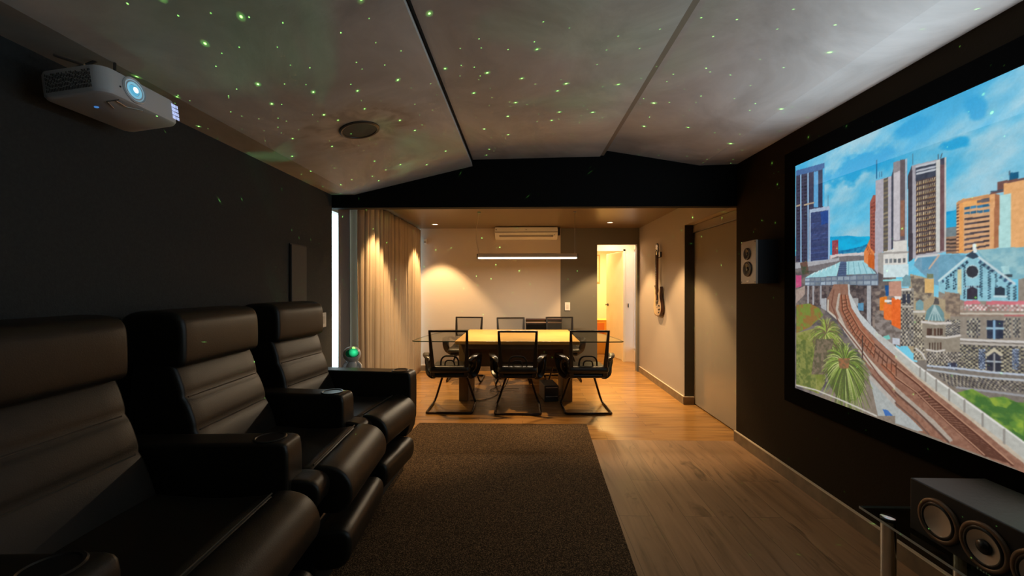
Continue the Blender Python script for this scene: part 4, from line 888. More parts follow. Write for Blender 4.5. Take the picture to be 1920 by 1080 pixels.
PIC = r'''
["C",[25,168,226],[[339,2070],[654,2057],[742,2043],[681,1972],[507,1948],[339,1955]]]
["C",[25,168,226],[[775,2119],[869,2140],[934,2141],[927,2097],[869,2057],[775,2076]]]
["C",[25,168,226],[[1088,2152],[1128,2139],[1123,2081],[1172,2054],[1156,2031],[1094,2050]]]
["C",[25,168,226],[[995,1973],[1070,1982],[1117,1956],[1094,1939],[1021,1951]]]
["M",[0,160,215],[0,185,235],40,[[324,1649],[395,1644],[466,1640],[534,1625],[612,1618],[612,1514],[324,1542]]]
["M",[0,105,160],[50,150,190],14,[[376,1559],[483,1563],[550,1570],[612,1583],[612,1514],[376,1538]]]
["M",[190,190,190],[120,140,150],9,[[329,1538],[449,1536],[582,1539],[612,1527],[612,1476],[329,1492]]]
["P",[120,125,135],[[-12,1536],[612,1495],[628,1401],[-12,1415]]]
["P",[120,115,118],[[-63,1564],[769,1503],[769,1093],[-63,439]]]
["M",[128,118,112],[90,85,88],30,[[1,1459],[769,1429],[769,1035],[665,1081],[1,459]]]
["P",[70,110,165],[[7,2133],[273,2107],[273,2053],[7,2097]]]
["P",[60,62,88],[[7,2097],[264,2071],[264,1844],[130,1511],[7,1518]]]
["P",[95,170,220],[[180,2078],[220,2073],[220,1846],[180,1853]]]
["P",[45,55,85],[[220,2073],[257,2073],[257,1846],[220,1846]]]
["P",[70,180,230],[[257,2075],[273,2075],[273,1844],[257,1846]]]
["W",[48,46,66],3,26,0.8,0.5,[[13,2090],[119,2078],[119,1516],[13,1522]]]
["S",[150,195,230],12,[[55,2089],[59,1519]]]
["S",[150,195,230],12,[[126,2081],[129,1515]]]
["S",[185,165,140],10,[[13,1893],[49,1894]]]
["S",[185,165,140],10,[[90,1886],[180,1883]]]
["P",[170,190,215],[[139,1847],[314,1836],[321,1819],[321,1514],[139,1512]]]
["P",[52,66,110],[[153,1824],[307,1813],[307,1516],[153,1514]]]
["W",[62,80,130],1,34,1,0.45,[[153,1820],[307,1808],[307,1516],[153,1514]]]
["P",[35,75,150],[[239,1813],[307,1813],[307,1736],[249,1731]]]
["S",[150,195,230],7,[[311,1818],[311,1515]]]
["S",[70,100,130],4,[[305,1901],[305,1837]]]
["P",[165,75,85],[[339,1626],[388,1626],[388,1537],[339,1540]]]
["W",[130,60,72],3,9,0.6,0.5,[[341,1622],[386,1622],[386,1541],[341,1542]]]
["P",[215,205,205],[[324,1539],[376,1542],[582,1537],[582,1523],[376,1528],[324,1517]]]
["P",[175,175,180],[[-12,1512],[280,1513],[324,1517],[395,1520],[395,1502],[-12,1471]]]
["M",[110,80,70],[60,80,60],20,[[49,1508],[119,1519],[136,1435],[73,1429]]]
["P",[165,220,228],[[161,1434],[353,1480],[405,1497],[376,1414],[98,1409]]]
["P",[165,215,225],[[450,1494],[570,1493],[655,1418],[450,1418]]]
["S",[215,240,242],7,[[188,1440],[161,1426]]]
["S",[215,240,242],7,[[226,1449],[204,1435]]]
["S",[215,240,242],7,[[262,1458],[246,1444]]]
["S",[215,240,242],7,[[297,1466],[287,1452]]]
["S",[215,240,242],7,[[331,1474],[327,1461]]]
["S",[215,240,242],7,[[365,1482],[365,1468]]]
["S",[110,170,185],4,[[466,1491],[466,1418]]]
["S",[110,170,185],4,[[500,1488],[511,1417]]]
["S",[110,170,185],4,[[534,1484],[554,1417]]]
["S",[110,170,185],4,[[566,1481],[595,1416]]]
["S",[110,170,185],4,[[597,1477],[635,1416]]]
["P",[85,105,140],[[405,1497],[450,1494],[444,1370],[367,1366]]]
["S",[60,80,115],5,[[400,1482],[449,1480]]]
["S",[60,80,115],5,[[396,1470],[449,1467]]]
["S",[60,80,115],5,[[393,1457],[449,1454]]]
["S",[60,80,115],5,[[389,1444],[449,1442]]]
["S",[60,80,115],5,[[386,1431],[449,1429]]]
["S",[60,80,115],5,[[382,1418],[449,1416]]]
["S",[60,80,115],5,[[379,1405],[449,1404]]]
["S",[60,80,115],5,[[375,1392],[449,1391]]]
["S",[60,80,115],5,[[372,1379],[449,1378]]]
["P",[105,120,140],[[98,1409],[665,1418],[665,1357],[98,1359]]]
["W",[150,165,178],12,2,0.85,0.7,[[98,1407],[665,1417],[665,1357],[98,1359]]]
["P",[96,84,86],[[105,1358],[665,1357],[665,1334],[628,1146],[498,1250],[466,1366],[353,1366],[292,1268],[105,1243]]]
["M",[112,100,98],[70,62,66],14,[[105,1354],[353,1362],[292,1232],[105,1233]]]
["M",[112,100,98],[66,60,64],14,[[466,1362],[665,1353],[623,1154],[540,1195],[477,1274]]]
["P",[165,165,170],[[119,1358],[139,1358],[136,1235],[119,1234]]]
["P",[165,165,170],[[168,1358],[187,1358],[184,1237],[168,1236]]]
["P",[165,165,170],[[235,1358],[253,1358],[250,1239],[235,1239]]]
["P",[175,178,182],[[594,1357],[620,1357],[620,1146],[594,1175]]]
["P",[175,178,182],[[248,1280],[292,1282],[292,1205],[248,1221]]]
["P",[165,165,165],[[498,1287],[535,1288],[535,1243],[498,1258]]]
["P",[90,150,185],[[532,1260],[570,1264],[570,1221],[532,1222]]]
["P",[200,80,130],[[8,1429],[64,1427],[64,1354],[8,1344]]]
["P",[170,150,140],[[8,1329],[98,1359],[98,1301],[8,1239]]]
["M",[150,135,125],[90,80,80],16,[[628,1326],[769,1356],[769,1035],[628,1146]]]
["P",[235,140,80],[[574,1540],[612,1605],[640,1602],[640,1441],[574,1485]]]
["W",[190,95,50],2,8,0.7,0.5,[[582,1560],[612,1598],[640,1588],[640,1454]]]
["P",[205,100,40],[[601,1521],[640,1518],[640,1441],[601,1459]]]
["P",[165,90,75],[[612,1799],[632,1832],[647,1829],[647,1521],[612,1564]]]
["W",[120,65,60],2,14,0.5,0.5,[[616,1795],[644,1803],[644,1534],[616,1550]]]
["P",[185,180,190],[[647,1903],[744,1904],[744,1532],[664,1526],[664,1413],[642,1441]]]
["P",[95,90,88],[[695,1900],[722,1903],[722,1528],[695,1527]]]
["W",[125,115,95],1,18,1,0.5,[[695,1897],[722,1900],[722,1528],[695,1527]]]
["P",[70,75,90],[[742,1905],[753,1940],[753,1544],[742,1533]]]
["P",[150,145,150],[[753,1968],[828,1965],[828,1528],[751,1532]]]
["P",[205,200,205],[[755,1914],[789,1917],[789,1579],[755,1582]]]
["P",[105,95,100],[[789,1970],[817,1965],[817,1576],[789,1579]]]
["P",[150,105,85],[[792,1772],[815,1768],[815,1594],[792,1597]]]
["P",[170,190,205],[[817,1966],[828,1965],[828,1568],[817,1569]]]
["P",[225,222,215],[[753,1576],[828,1574],[831,1396],[695,1399],[695,1530],[753,1538]]]
["P",[170,165,160],[[664,1526],[695,1527],[835,1521],[835,1512],[695,1516],[695,1412],[664,1426]]]
["W",[120,125,130],5,1,0.62,1,[[701,1492],[825,1488],[825,1467],[701,1471]]]
["P",[215,235,238],[[695,1461],[835,1460],[835,1396],[695,1399]]]
["P",[70,65,75],[[831,1881],[853,1927],[857,1480],[835,1469]]]
["P",[175,172,180],[[853,1924],[1015,1913],[1014,1503],[857,1483]]]
["P",[60,68,85],[[871,1910],[969,1907],[969,1845],[871,1846]]]
["S",[200,205,212],9,[[874,1912],[963,1906]]]
["S",[190,195,205],9,[[877,1892],[963,1887]]]
["S",[200,205,212],9,[[877,1878],[963,1874]]]
["P",[80,66,68],[[874,1846],[969,1845],[968,1507],[874,1500]]]
["W",[165,130,90],1,14,1,0.32,[[874,1840],[969,1839],[968,1507],[874,1500]]]
["W",[205,185,150],9,14,0.42,0.5,[[877,1845],[967,1845],[966,1513],[877,1506]]]
["W",[40,40,55],9,14,0.3,0.45,[[881,1841],[969,1842],[968,1510],[881,1503]]]
["P",[215,215,210],[[969,1913],[986,1911],[986,1506],[969,1504]]]
["P",[115,85,88],[[986,1916],[1005,1914],[1005,1507],[986,1506]]]
["P",[70,72,90],[[986,1916],[1012,1914],[1012,1883],[986,1888]]]
["P",[205,200,195],[[1005,1915],[1013,1914],[1013,1509],[1005,1507]]]
["S",[30,110,160],7,[[653,2008],[653,1915]]]
["S",[60,110,150],4,[[672,1943],[672,1916]]]
["S",[60,110,150],4,[[684,1941],[684,1916]]]
["S",[80,110,130],4,[[856,1977],[856,1929]]]
["S",[70,80,90],4,[[978,1936],[978,1916]]]
["S",[70,80,90],4,[[995,1935],[989,1918]]]
["M",[0,150,215],[40,175,225],30,[[1013,1675],[1056,1678],[1056,1607],[1013,1606]]]
["P",[120,135,140],[[1013,1606],[1056,1607],[1056,1492],[1013,1495]]]
["P",[165,130,105],[[1013,1567],[1058,1567],[1058,1491],[1013,1495]]]
["W",[90,75,72],1,4,1,0.5,[[1014,1562],[1056,1559],[1056,1497],[1014,1497]]]
["P",[238,165,95],[[1058,1708],[1082,1718],[1185,1715],[1189,1719],[1189,1495],[1058,1491]]]
["P",[120,80,65],[[1058,1697],[1069,1700],[1069,1490],[1058,1491]]]
["W",[225,170,120],1,15,1,0.5,[[1058,1697],[1069,1700],[1069,1490],[1058,1491]]]
["P",[205,150,105],[[1065,1714],[1185,1713],[1185,1706],[1085,1705],[1058,1697]]]
["P",[245,180,110],[[1082,1703],[1137,1701],[1137,1677],[1085,1682]]]
["P",[105,100,105],[[1137,1701],[1185,1703],[1185,1687],[1137,1689]]]
["P",[225,175,130],[[1088,1682],[1186,1682],[1186,1495],[1088,1489]]]
["W",[55,120,160],4,2,0.92,0.5,[[1089,1686],[1183,1685],[1185,1640],[1089,1647]]]
["W",[85,75,80],4,7,0.94,0.42,[[1089,1642],[1186,1638],[1186,1505],[1089,1494]]]
["P",[235,175,120],[[1186,1719],[1202,1717],[1214,1502],[1186,1495]]]
["P",[175,115,80],[[1202,1715],[1220,1705],[1216,1502],[1200,1501]]]
["P",[120,85,80],[[1210,1758],[1299,1751],[1299,1725],[1233,1713],[1185,1715],[1189,1721],[1210,1723]]]
["P",[240,180,120],[[1233,1745],[1299,1742],[1299,1494],[1256,1498],[1256,1702],[1233,1704]]]
["P",[185,230,228],[[1220,1703],[1256,1702],[1256,1499],[1216,1501]]]
["P",[15,95,135],[[1251,1781],[1281,1777],[1281,1753],[1251,1755]]]
["S",[70,90,110],5,[[1189,1724],[1230,1721]]]
["S",[70,90,110],4,[[1252,1788],[1252,1774]]]
["P",[120,165,190],[[875,1489],[992,1491],[1073,1488],[1073,1331],[960,1361],[863,1451]]]
["P",[100,158,188],[[904,1487],[982,1487],[933,1431],[904,1427]]]
["S",[215,215,215],9,[[869,1473],[881,1491],[982,1492]]]
["S",[210,180,160],8,[[982,1489],[938,1434]]]
["P",[130,185,200],[[1137,1499],[1299,1498],[1299,1381],[1254,1377],[1172,1440]]]
["M",[130,185,200],[160,205,212],25,[[1142,1499],[1299,1497],[1299,1383],[1258,1386],[1181,1444]]]
["P",[115,170,195],[[982,1482],[1013,1492],[1101,1481],[982,1382]]]
["P",[175,220,225],[[1224,1429],[1250,1430],[1254,1400],[1232,1398]]]
["P",[65,80,90],[[1236,1398],[1263,1399],[1262,1388],[1238,1388]]]
["P",[150,205,220],[[1122,1481],[1269,1357],[1277,1297],[1082,1291],[982,1330],[982,1377]]]
["S",[205,230,235],9,[[982,1377],[1101,1473]]]
["S",[205,225,230],9,[[1146,1470],[1269,1362]]]
["P",[55,75,95],[[1094,1479],[1124,1498],[1146,1472],[1124,1464]]]
["S",[235,245,245],14,[[1128,1520],[1131,1495]]]
["K",[40,65,95],[150,205,220],14,1,[[987,1371],[1101,1461],[1108,1451],[992,1361]]]
["K",[40,65,95],[150,205,220],16,1,[[1142,1466],[1262,1364],[1254,1355],[1135,1454]]]
["K",[35,60,85],[145,205,218],2,10,[[1013,1397],[1028,1397],[1028,1340],[1013,1340]]]
["K",[35,60,85],[145,205,218],2,14,[[1043,1421],[1058,1421],[1058,1340],[1043,1340]]]
["K",[35,60,85],[145,205,218],2,26,[[1087,1445],[1095,1444],[1095,1301],[1087,1301]]]
["K",[35,60,85],[145,205,218],2,26,[[1149,1441],[1159,1441],[1159,1303],[1149,1303]]]
["K",[35,60,85],[145,205,218],2,22,[[1179,1416],[1189,1416],[1189,1302],[1179,1301]]]
["K",[35,60,85],[145,205,218],2,16,[[1204,1406],[1212,1406],[1212,1323],[1204,1323]]]
["K",[35,60,85],[145,205,218],2,11,[[1242,1359],[1254,1359],[1254,1301],[1242,1301]]]
["K",[35,60,85],[145,205,218],2,10,[[1265,1355],[1275,1355],[1275,1302],[1265,1302]]]
["P",[215,210,170],[[1063,1423],[1080,1425],[1080,1311],[1063,1330]]]
["P",[190,220,225],[[1147,1412],[1146,1403],[1142,1395],[1136,1389],[1129,1386],[1121,1384],[1113,1386],[1105,1390],[1099,1397],[1095,1405],[1094,1414],[1095,1422],[1099,1430],[1105,1436],[1113,1440],[1121,1441],[1129,1439],[1136,1435],[1142,1428],[1145,1420]]]
["P",[55,58,68],[[1143,1412],[1142,1404],[1139,1398],[1134,1393],[1128,1389],[1121,1388],[1114,1390],[1107,1393],[1102,1399],[1099,1406],[1098,1413],[1099,1421],[1102,1428],[1107,1433],[1114,1436],[1121,1437],[1128,1435],[1134,1432],[1139,1426],[1142,1419]]]
["K",[40,60,85],[190,220,228],14,1,[[1089,1355],[1151,1355],[1151,1346],[1089,1346]]]
["P",[55,50,65],[[1101,1299],[1101,1341],[1122,1351],[1141,1341],[1141,1300]]]
["P",[45,60,75],[[1204,1316],[1204,1344],[1222,1353],[1239,1344],[1239,1317]]]
["S",[200,225,230],8,[[1202,1313],[1242,1314]]]
["P",[150,140,128],[[982,1330],[1092,1291],[1299,1298],[1299,1072],[982,1015]]]
["P",[128,120,112],[[881,1096],[1299,1150],[1299,924],[1156,905],[1056,917],[881,983]]]
["P",[215,120,130],[[1089,1291],[1142,1297],[1157,1282],[1089,1276]]]
["P",[215,120,130],[[1172,1294],[1299,1298],[1299,1285],[1172,1280]]]
["K",[225,215,210],[170,120,115],26,3,[[1089,1276],[1299,1285],[1299,1261],[1089,1252]]]
["M",[150,128,112],[185,170,155],10,[[997,1309],[1087,1291],[1087,1242],[1003,1242]]]
["P",[150,130,115],[[1003,1242],[1299,1259],[1299,1242],[1013,1222]]]
["S",[205,195,180],8,[[1003,1234],[1299,1251]]]
["S",[190,110,110],6,[[1238,1241],[1299,1245]]]
["K",[62,62,72],[195,188,165],3,9,[[1008,1214],[1031,1215],[1031,1131],[1008,1131]]]
["K",[62,62,72],[195,188,165],7,9,[[1101,1220],[1151,1224],[1151,1145],[1101,1142]]]
["K",[62,62,72],[195,188,165],4,9,[[1234,1230],[1258,1232],[1258,1158],[1234,1158]]]
["K",[62,62,72],[195,188,165],4,9,[[1265,1233],[1288,1234],[1288,1162],[1265,1161]]]
["P",[60,62,78],[[1036,1200],[1065,1203],[1065,1141],[1036,1139]]]
["S",[200,205,205],7,[[1036,1177],[1065,1180]]]
["P",[45,55,75],[[1177,1219],[1232,1221],[1232,1151],[1177,1146]]]
["S",[160,190,205],9,[[1177,1186],[1232,1191]]]
["S",[140,180,210],9,[[1202,1216],[1202,1149]]]
["S",[215,210,205],9,[[982,1128],[1092,1131],[1238,1142],[1299,1148]]]
["S",[190,182,172],9,[[982,1107],[1128,1119],[1299,1133]]]
["K",[58,58,68],[190,180,150],44,11,[[982,1096],[1299,1126],[1299,1072],[982,1025]]]
["K",[60,60,68],[190,180,150],40,14,[[931,1091],[1299,1131],[1299,1030],[931,986]]]
["K",[50,60,85],[170,185,205],5,14,[[1023,1081],[1061,1087],[1061,997],[1023,995]]]
["K",[50,60,85],[170,185,205],5,14,[[1146,1099],[1170,1103],[1170,1019],[1146,1019]]]
["K",[50,60,85],[170,185,205],5,14,[[1262,1117],[1283,1120],[1283,1041],[1262,1042]]]
["P",[50,52,66],[[1177,1079],[1202,1103],[1226,1084],[1224,1024],[1177,1020]]]
["S",[170,180,190],7,[[1177,1056],[1224,1061]]]
["S",[160,160,160],6,[[1202,1088],[1202,1023]]]
["S",[205,195,170],12,[[1177,1081],[1202,1105],[1226,1089]]]
["P",[55,58,78],[[1035,1056],[1056,1059],[1056,1010],[1035,1007]]]
["S",[200,205,212],9,[[931,1062],[990,1062],[1023,1065]]]
["S",[190,200,215],8,[[931,992],[1082,1007],[1184,1014],[1299,1027]]]
["S",[185,190,195],8,[[931,974],[1082,982],[1184,991],[1299,1007]]]
["S",[160,160,165],8,[[1061,924],[1184,938],[1299,950]]]
["K",[65,62,68],[170,160,140],40,6,[[972,968],[1299,999],[1299,962],[1029,924]]]
["P",[178,160,130],[[845,1412],[960,1382],[960,1308],[1033,1289],[1033,1136],[857,1037],[814,1088]]]
["M",[180,165,140],[110,100,92],12,[[845,1412],[960,1372],[949,1308],[916,1285],[863,1284]]]
["P",[225,185,120],[[918,1388],[960,1388],[960,1324],[918,1323]]]
["P",[120,130,100],[[927,1410],[957,1409],[957,1390],[927,1391]]]
["P",[150,145,138],[[791,1345],[863,1345],[863,1072],[791,1062]]]
["K",[72,70,74],[190,180,160],7,26,[[795,1327],[860,1328],[860,1071],[795,1062]]]
["P",[60,65,80],[[804,1316],[821,1316],[821,1271],[804,1270]]]
["P",[60,65,80],[[827,1317],[845,1317],[845,1272],[827,1271]]]
["S",[225,220,210],10,[[791,1336],[845,1339]]]
["S",[190,185,175],8,[[795,1258],[857,1258]]]
["P",[120,160,170],[[800,1353],[801,1391],[823,1410],[846,1401],[848,1351]]]
["P",[170,160,140],[[863,1239],[916,1242],[916,1014],[863,1005]]]
["K",[80,74,72],[200,190,165],6,22,[[863,1217],[916,1220],[916,1019],[863,1010]]]
["P",[125,165,172],[[872,1242],[875,1278],[893,1293],[911,1280],[910,1244]]]
["S",[215,210,200],10,[[863,1233],[916,1237]]]
["P",[150,140,125],[[904,1192],[1073,1221],[1073,1031],[921,1004]]]
["P",[80,60,55],[[933,1162],[943,1163],[943,1131],[933,1130]]]
["P",[80,60,55],[[960,1165],[970,1166],[970,1134],[960,1133]]]
["P",[80,60,55],[[987,1168],[996,1168],[996,1137],[987,1136]]]
["W",[90,68,58],5,1,0.5,1,[[924,1161],[1003,1169],[1003,1138],[924,1129]]]
["W",[90,72,62],5,1,0.5,1,[[935,1098],[997,1106],[997,1072],[935,1063]]]
["K",[70,66,70],[195,185,165],20,6,[[927,1054],[1073,1076],[1073,1031],[927,1005]]]
["K",[62,62,75],[195,188,165],9,14,[[1013,1206],[1073,1213],[1073,1141],[1013,1134]]]
["P",[110,150,155],[[918,1199],[927,1243],[955,1271],[984,1267],[1005,1237],[1008,1201]]]
["S",[180,205,205],5,[[963,1266],[935,1197]]]
["S",[180,205,205],5,[[963,1266],[952,1199]]]
["S",[180,205,205],5,[[963,1266],[968,1200]]]
["S",[180,205,205],5,[[963,1266],[984,1201]]]
["S",[180,205,205],5,[[963,1266],[997,1202]]]
["P",[90,85,85],[[957,1271],[966,1303],[982,1298],[984,1272]]]
["S",[220,212,205],11,[[904,1189],[971,1187],[1033,1195]]]
["S",[215,208,200],9,[[927,1124],[1013,1129],[1073,1146]]]
["S",[215,208,200],8,[[927,1064],[971,1063],[1008,1074]]]
["S",[215,210,205],8,[[875,1062],[904,1045],[921,1020]]]
["M",[165,145,125],[120,105,95],9,[[1008,1330],[1073,1321],[1073,1226],[1013,1237]]]
["P",[235,130,40],[[675,1296],[718,1303],[718,1231],[675,1229]]]
["P",[240,110,45],[[745,1297],[796,1287],[796,1143],[745,1138]]]
["P",[245,120,50],[[697,1266],[745,1262],[745,1182],[697,1184]]]
["P",[240,235,230],[[704,1286],[745,1284],[745,1274],[704,1272]]]
["P",[240,235,230],[[755,1308],[796,1307],[796,1290],[765,1289]]]
["P",[200,150,130],[[728,1374],[798,1385],[798,1304],[728,1303]]]
["P",[30,90,150],[[704,1357],[728,1357],[728,1303],[711,1303]]]
["P",[150,225,228],[[693,1387],[807,1390],[807,1380],[693,1380]]]
["M",[110,100,95],[150,140,135],12,[[643,1220],[697,1193],[742,1161],[795,1143],[795,1056],[728,1077],[643,1128]]]
["P",[120,200,190],[[693,1096],[728,1109],[738,1090],[707,1080]]]
["P",[200,205,215],[[749,1097],[791,1099],[791,1067],[749,1067]]]
["P",[150,110,92],[[298,1277],[353,1366],[461,1366],[466,1311],[540,1179],[683,1052],[769,999],[769,772],[628,889],[388,1167],[298,1206]]]
["P",[150,108,88],[[766,1043],[766,727],[881,677],[1029,678],[1299,670],[1299,693],[1156,802],[1001,887],[881,941]]]
["P",[190,178,165],[[388,1310],[405,1315],[388,1219],[455,1105],[628,951],[769,860],[769,842],[609,932],[433,1095],[367,1218]]]
["P",[165,105,80],[[400,1302],[458,1305],[482,1241],[550,1155],[665,1042],[769,977],[769,874],[665,958],[498,1085],[405,1212]]]
["S",[110,66,50],9,[[413,1302],[422,1213],[509,1094],[665,973],[769,904]]]
["S",[110,66,50],9,[[442,1303],[458,1231],[540,1122],[665,1019],[769,958]]]
["S",[195,150,120],4,[[422,1302],[431,1213],[517,1095],[672,975],[769,909]]]
["S",[195,150,120],4,[[449,1303],[464,1232],[546,1123],[670,1020],[769,962]]]
["S",[205,195,180],13,[[307,1269],[305,1206],[388,1159],[488,1075],[599,970],[700,896],[769,845]]]
["S",[120,80,68],8,[[353,1331],[335,1243],[388,1150],[540,1017],[665,897],[769,809]]]
["S",[120,80,68],8,[[628,889],[769,783]]]
["P",[185,178,170],[[604,892],[769,787],[769,758],[609,861]]]
["P",[175,180,178],[[609,861],[769,758],[769,714],[665,682],[628,811]]]
["P",[200,205,205],[[461,1366],[472,1367],[477,1316],[550,1204],[665,1111],[769,1046],[769,1006],[665,1073],[570,1141],[488,1233],[464,1307]]]
["P",[195,195,190],[[643,1121],[749,1067],[875,990],[820,980],[643,1090]]]
["P",[160,115,95],[[643,1084],[814,979],[643,948]]]
["S",[95,62,52],8,[[643,1050],[762,975]]]
["S",[95,62,52],8,[[643,1016],[714,967]]]
["M",[158,115,95],[140,98,80],8,[[766,986],[881,917],[1001,864],[1156,771],[1299,703],[1299,670],[1165,677],[1001,673],[881,713],[766,828]]]
["P",[178,165,152],[[766,860],[881,797],[961,756],[1045,695],[1029,678],[881,761],[766,837]]]
["P",[200,185,165],[[766,1015],[881,944],[1001,887],[1156,802],[1245,758],[1299,717],[1299,703],[1228,737],[1117,800],[1001,859],[881,923],[766,996]]]
["P",[190,190,182],[[766,1050],[881,983],[966,941],[1092,880],[1202,827],[1299,778],[1299,717],[1237,755],[1161,793],[1087,831],[972,888],[881,935],[766,1007]]]
["S",[230,228,222],9,[[766,1050],[881,983],[966,941],[1092,880],[1202,827],[1299,780]]]
["S",[150,145,138],8,[[895,973],[895,935]]]
["S",[150,145,138],8,[[922,961],[922,920]]]
["S",[150,145,138],8,[[972,937],[972,888]]]
["S",[150,145,138],8,[[1029,908],[1029,861]]]
["S",[150,145,138],8,[[1092,877],[1092,830]]]
["S",[150,145,138],8,[[1161,842],[1161,793]]]
["S",[150,145,138],8,[[1237,804],[1237,752]]]
["S",[96,60,48],7,[[874,852],[918,875]]]
["S",[96,60,48],7,[[888,844],[934,866]]]
["S",[96,60,48],7,[[901,836],[949,857]]]
["S",[96,60,48],7,[[914,829],[965,848]]]
["S",[96,60,48],7,[[927,821],[979,840]]]
["S",[96,60,48],7,[[939,813],[994,831]]]
["S",[96,60,48],7,[[952,806],[1009,823]]]
["S",[96,60,48],7,[[964,798],[1023,814]]]
["S",[96,60,48],7,[[976,791],[1037,806]]]
["S",[96,60,48],7,[[988,784],[1050,798]]]
["S",[96,60,48],7,[[1000,777],[1064,790]]]
["S",[96,60,48],7,[[1011,770],[1077,783]]]
["S",[96,60,48],7,[[1023,763],[1091,775]]]
["S",[96,60,48],7,[[1034,756],[1104,767]]]
["S",[96,60,48],7,[[1046,749],[1116,760]]]
["S",[96,60,48],7,[[1057,743],[1129,753]]]
["S",[96,60,48],7,[[1068,736],[1141,745]]]
["S",[96,60,48],7,[[1078,730],[1154,738]]]
["S",[96,60,48],7,[[1089,723],[1166,731]]]
["S",[96,60,48],7,[[1100,717],[1177,724]]]
["S",[96,60,48],7,[[1110,711],[1189,718]]]
["S",[96,60,48],7,[[1120,705],[1201,711]]]
["S",[96,60,48],7,[[1131,698],[1212,704]]]
["S",[96,60,48],7,[[1141,692],[1223,698]]]
["S",[96,60,48],7,[[1151,686],[1234,691]]]
["S",[96,60,48],7,[[1161,680],[1245,685]]]
["S",[90,52,42],11,[[766,958],[881,899],[961,848],[1056,797],[1156,743],[1262,682]]]
["S",[195,150,122],5,[[770,961],[885,902],[964,852],[1059,801],[1159,747],[1265,685]]]
["S",[90,52,42],11,[[766,903],[881,857],[949,810],[1034,757],[1117,711],[1170,679]]]
["S",[195,150,122],5,[[766,907],[878,859],[946,812],[1031,759],[1115,712],[1168,681]]]
["S",[100,72,62],10,[[766,828],[881,770],[955,725],[1026,680]]]
["S",[110,85,75],8,[[766,777],[881,722],[937,682]]]
["P",[178,182,180],[[766,765],[842,731],[912,688],[881,677],[766,676]]]
["P",[60,110,180],[[693,725],[722,729],[752,709],[709,696]]]
["S",[80,65,60],9,[[564,1084],[564,964]]]
["S",[100,64,50],5,[[413,1272],[453,1277]]]
["S",[100,64,50],5,[[415,1251],[455,1259]]]
["S",[100,64,50],5,[[419,1231],[457,1242]]]
["S",[100,64,50],5,[[424,1210],[462,1225]]]
["S",[100,64,50],5,[[432,1190],[468,1209]]]
["S",[100,64,50],5,[[441,1170],[476,1192]]]
["S",[100,64,50],5,[[451,1151],[485,1176]]]
["S",[100,64,50],5,[[464,1131],[496,1160]]]
["S",[100,64,50],5,[[477,1112],[508,1144]]]
["S",[100,64,50],5,[[493,1094],[521,1128]]]
["S",[100,64,50],5,[[510,1076],[536,1113]]]
["S",[100,64,50],5,[[528,1058],[552,1098]]]
["S",[100,64,50],5,[[547,1041],[570,1084]]]
["S",[100,64,50],5,[[568,1024],[588,1069]]]
["S",[100,64,50],5,[[590,1008],[608,1056]]]
["S",[100,64,50],5,[[613,992],[629,1043]]]
["S",[100,64,50],5,[[637,977],[650,1030]]]
["S",[100,64,50],5,[[662,963],[673,1017]]]
["S",[100,64,50],5,[[688,949],[696,1006]]]
["S",[100,64,50],5,[[715,936],[721,994]]]
["S",[100,64,50],5,[[742,923],[745,983]]]
["S",[100,64,50],5,[[770,911],[771,973]]]
["M",[70,115,55],[125,158,65],24,[[1061,902],[1122,933],[1184,913],[1245,929],[1299,915],[1299,783],[1220,823],[1132,868]]]
["M",[150,175,65],[95,140,60],30,[[1184,913],[1237,931],[1262,914],[1245,890],[1202,887]]]
["M",[150,180,65],[95,140,60],20,[[1254,839],[1299,867],[1299,801],[1270,811]]]
["M",[150,110,60],[120,140,60],20,[[13,1229],[147,1244],[228,1220],[267,1177],[147,1093],[13,1040]]]
["M",[120,130,60],[150,150,85],22,[[13,1040],[228,1100],[305,965],[280,762],[228,686],[13,691]]]
["M",[95,110,55],[135,140,75],14,[[13,960],[90,1010],[202,949],[202,707],[13,701]]]
["F",[[150,170,75],[105,125,60],[185,195,110],[115,100,75]],190,110,[292,1071]]
["M",[130,115,95],[95,90,70],12,[[202,1024],[353,1042],[305,822],[161,792]]]
["F",[[130,155,65],[85,105,50],[190,200,125],[90,95,60],[140,165,75]],225,170,[439,917]]
["M",[165,110,75],[120,100,70],10,[[388,934],[477,949],[466,889],[400,876]]]
["S",[205,200,190],9,[[13,689],[202,703],[388,697],[550,687],[655,679]]]
'''
fill([(0, 1.0), (1.42, 1.0), (1.42, .66), (0, .66)], (138, 125, 112))
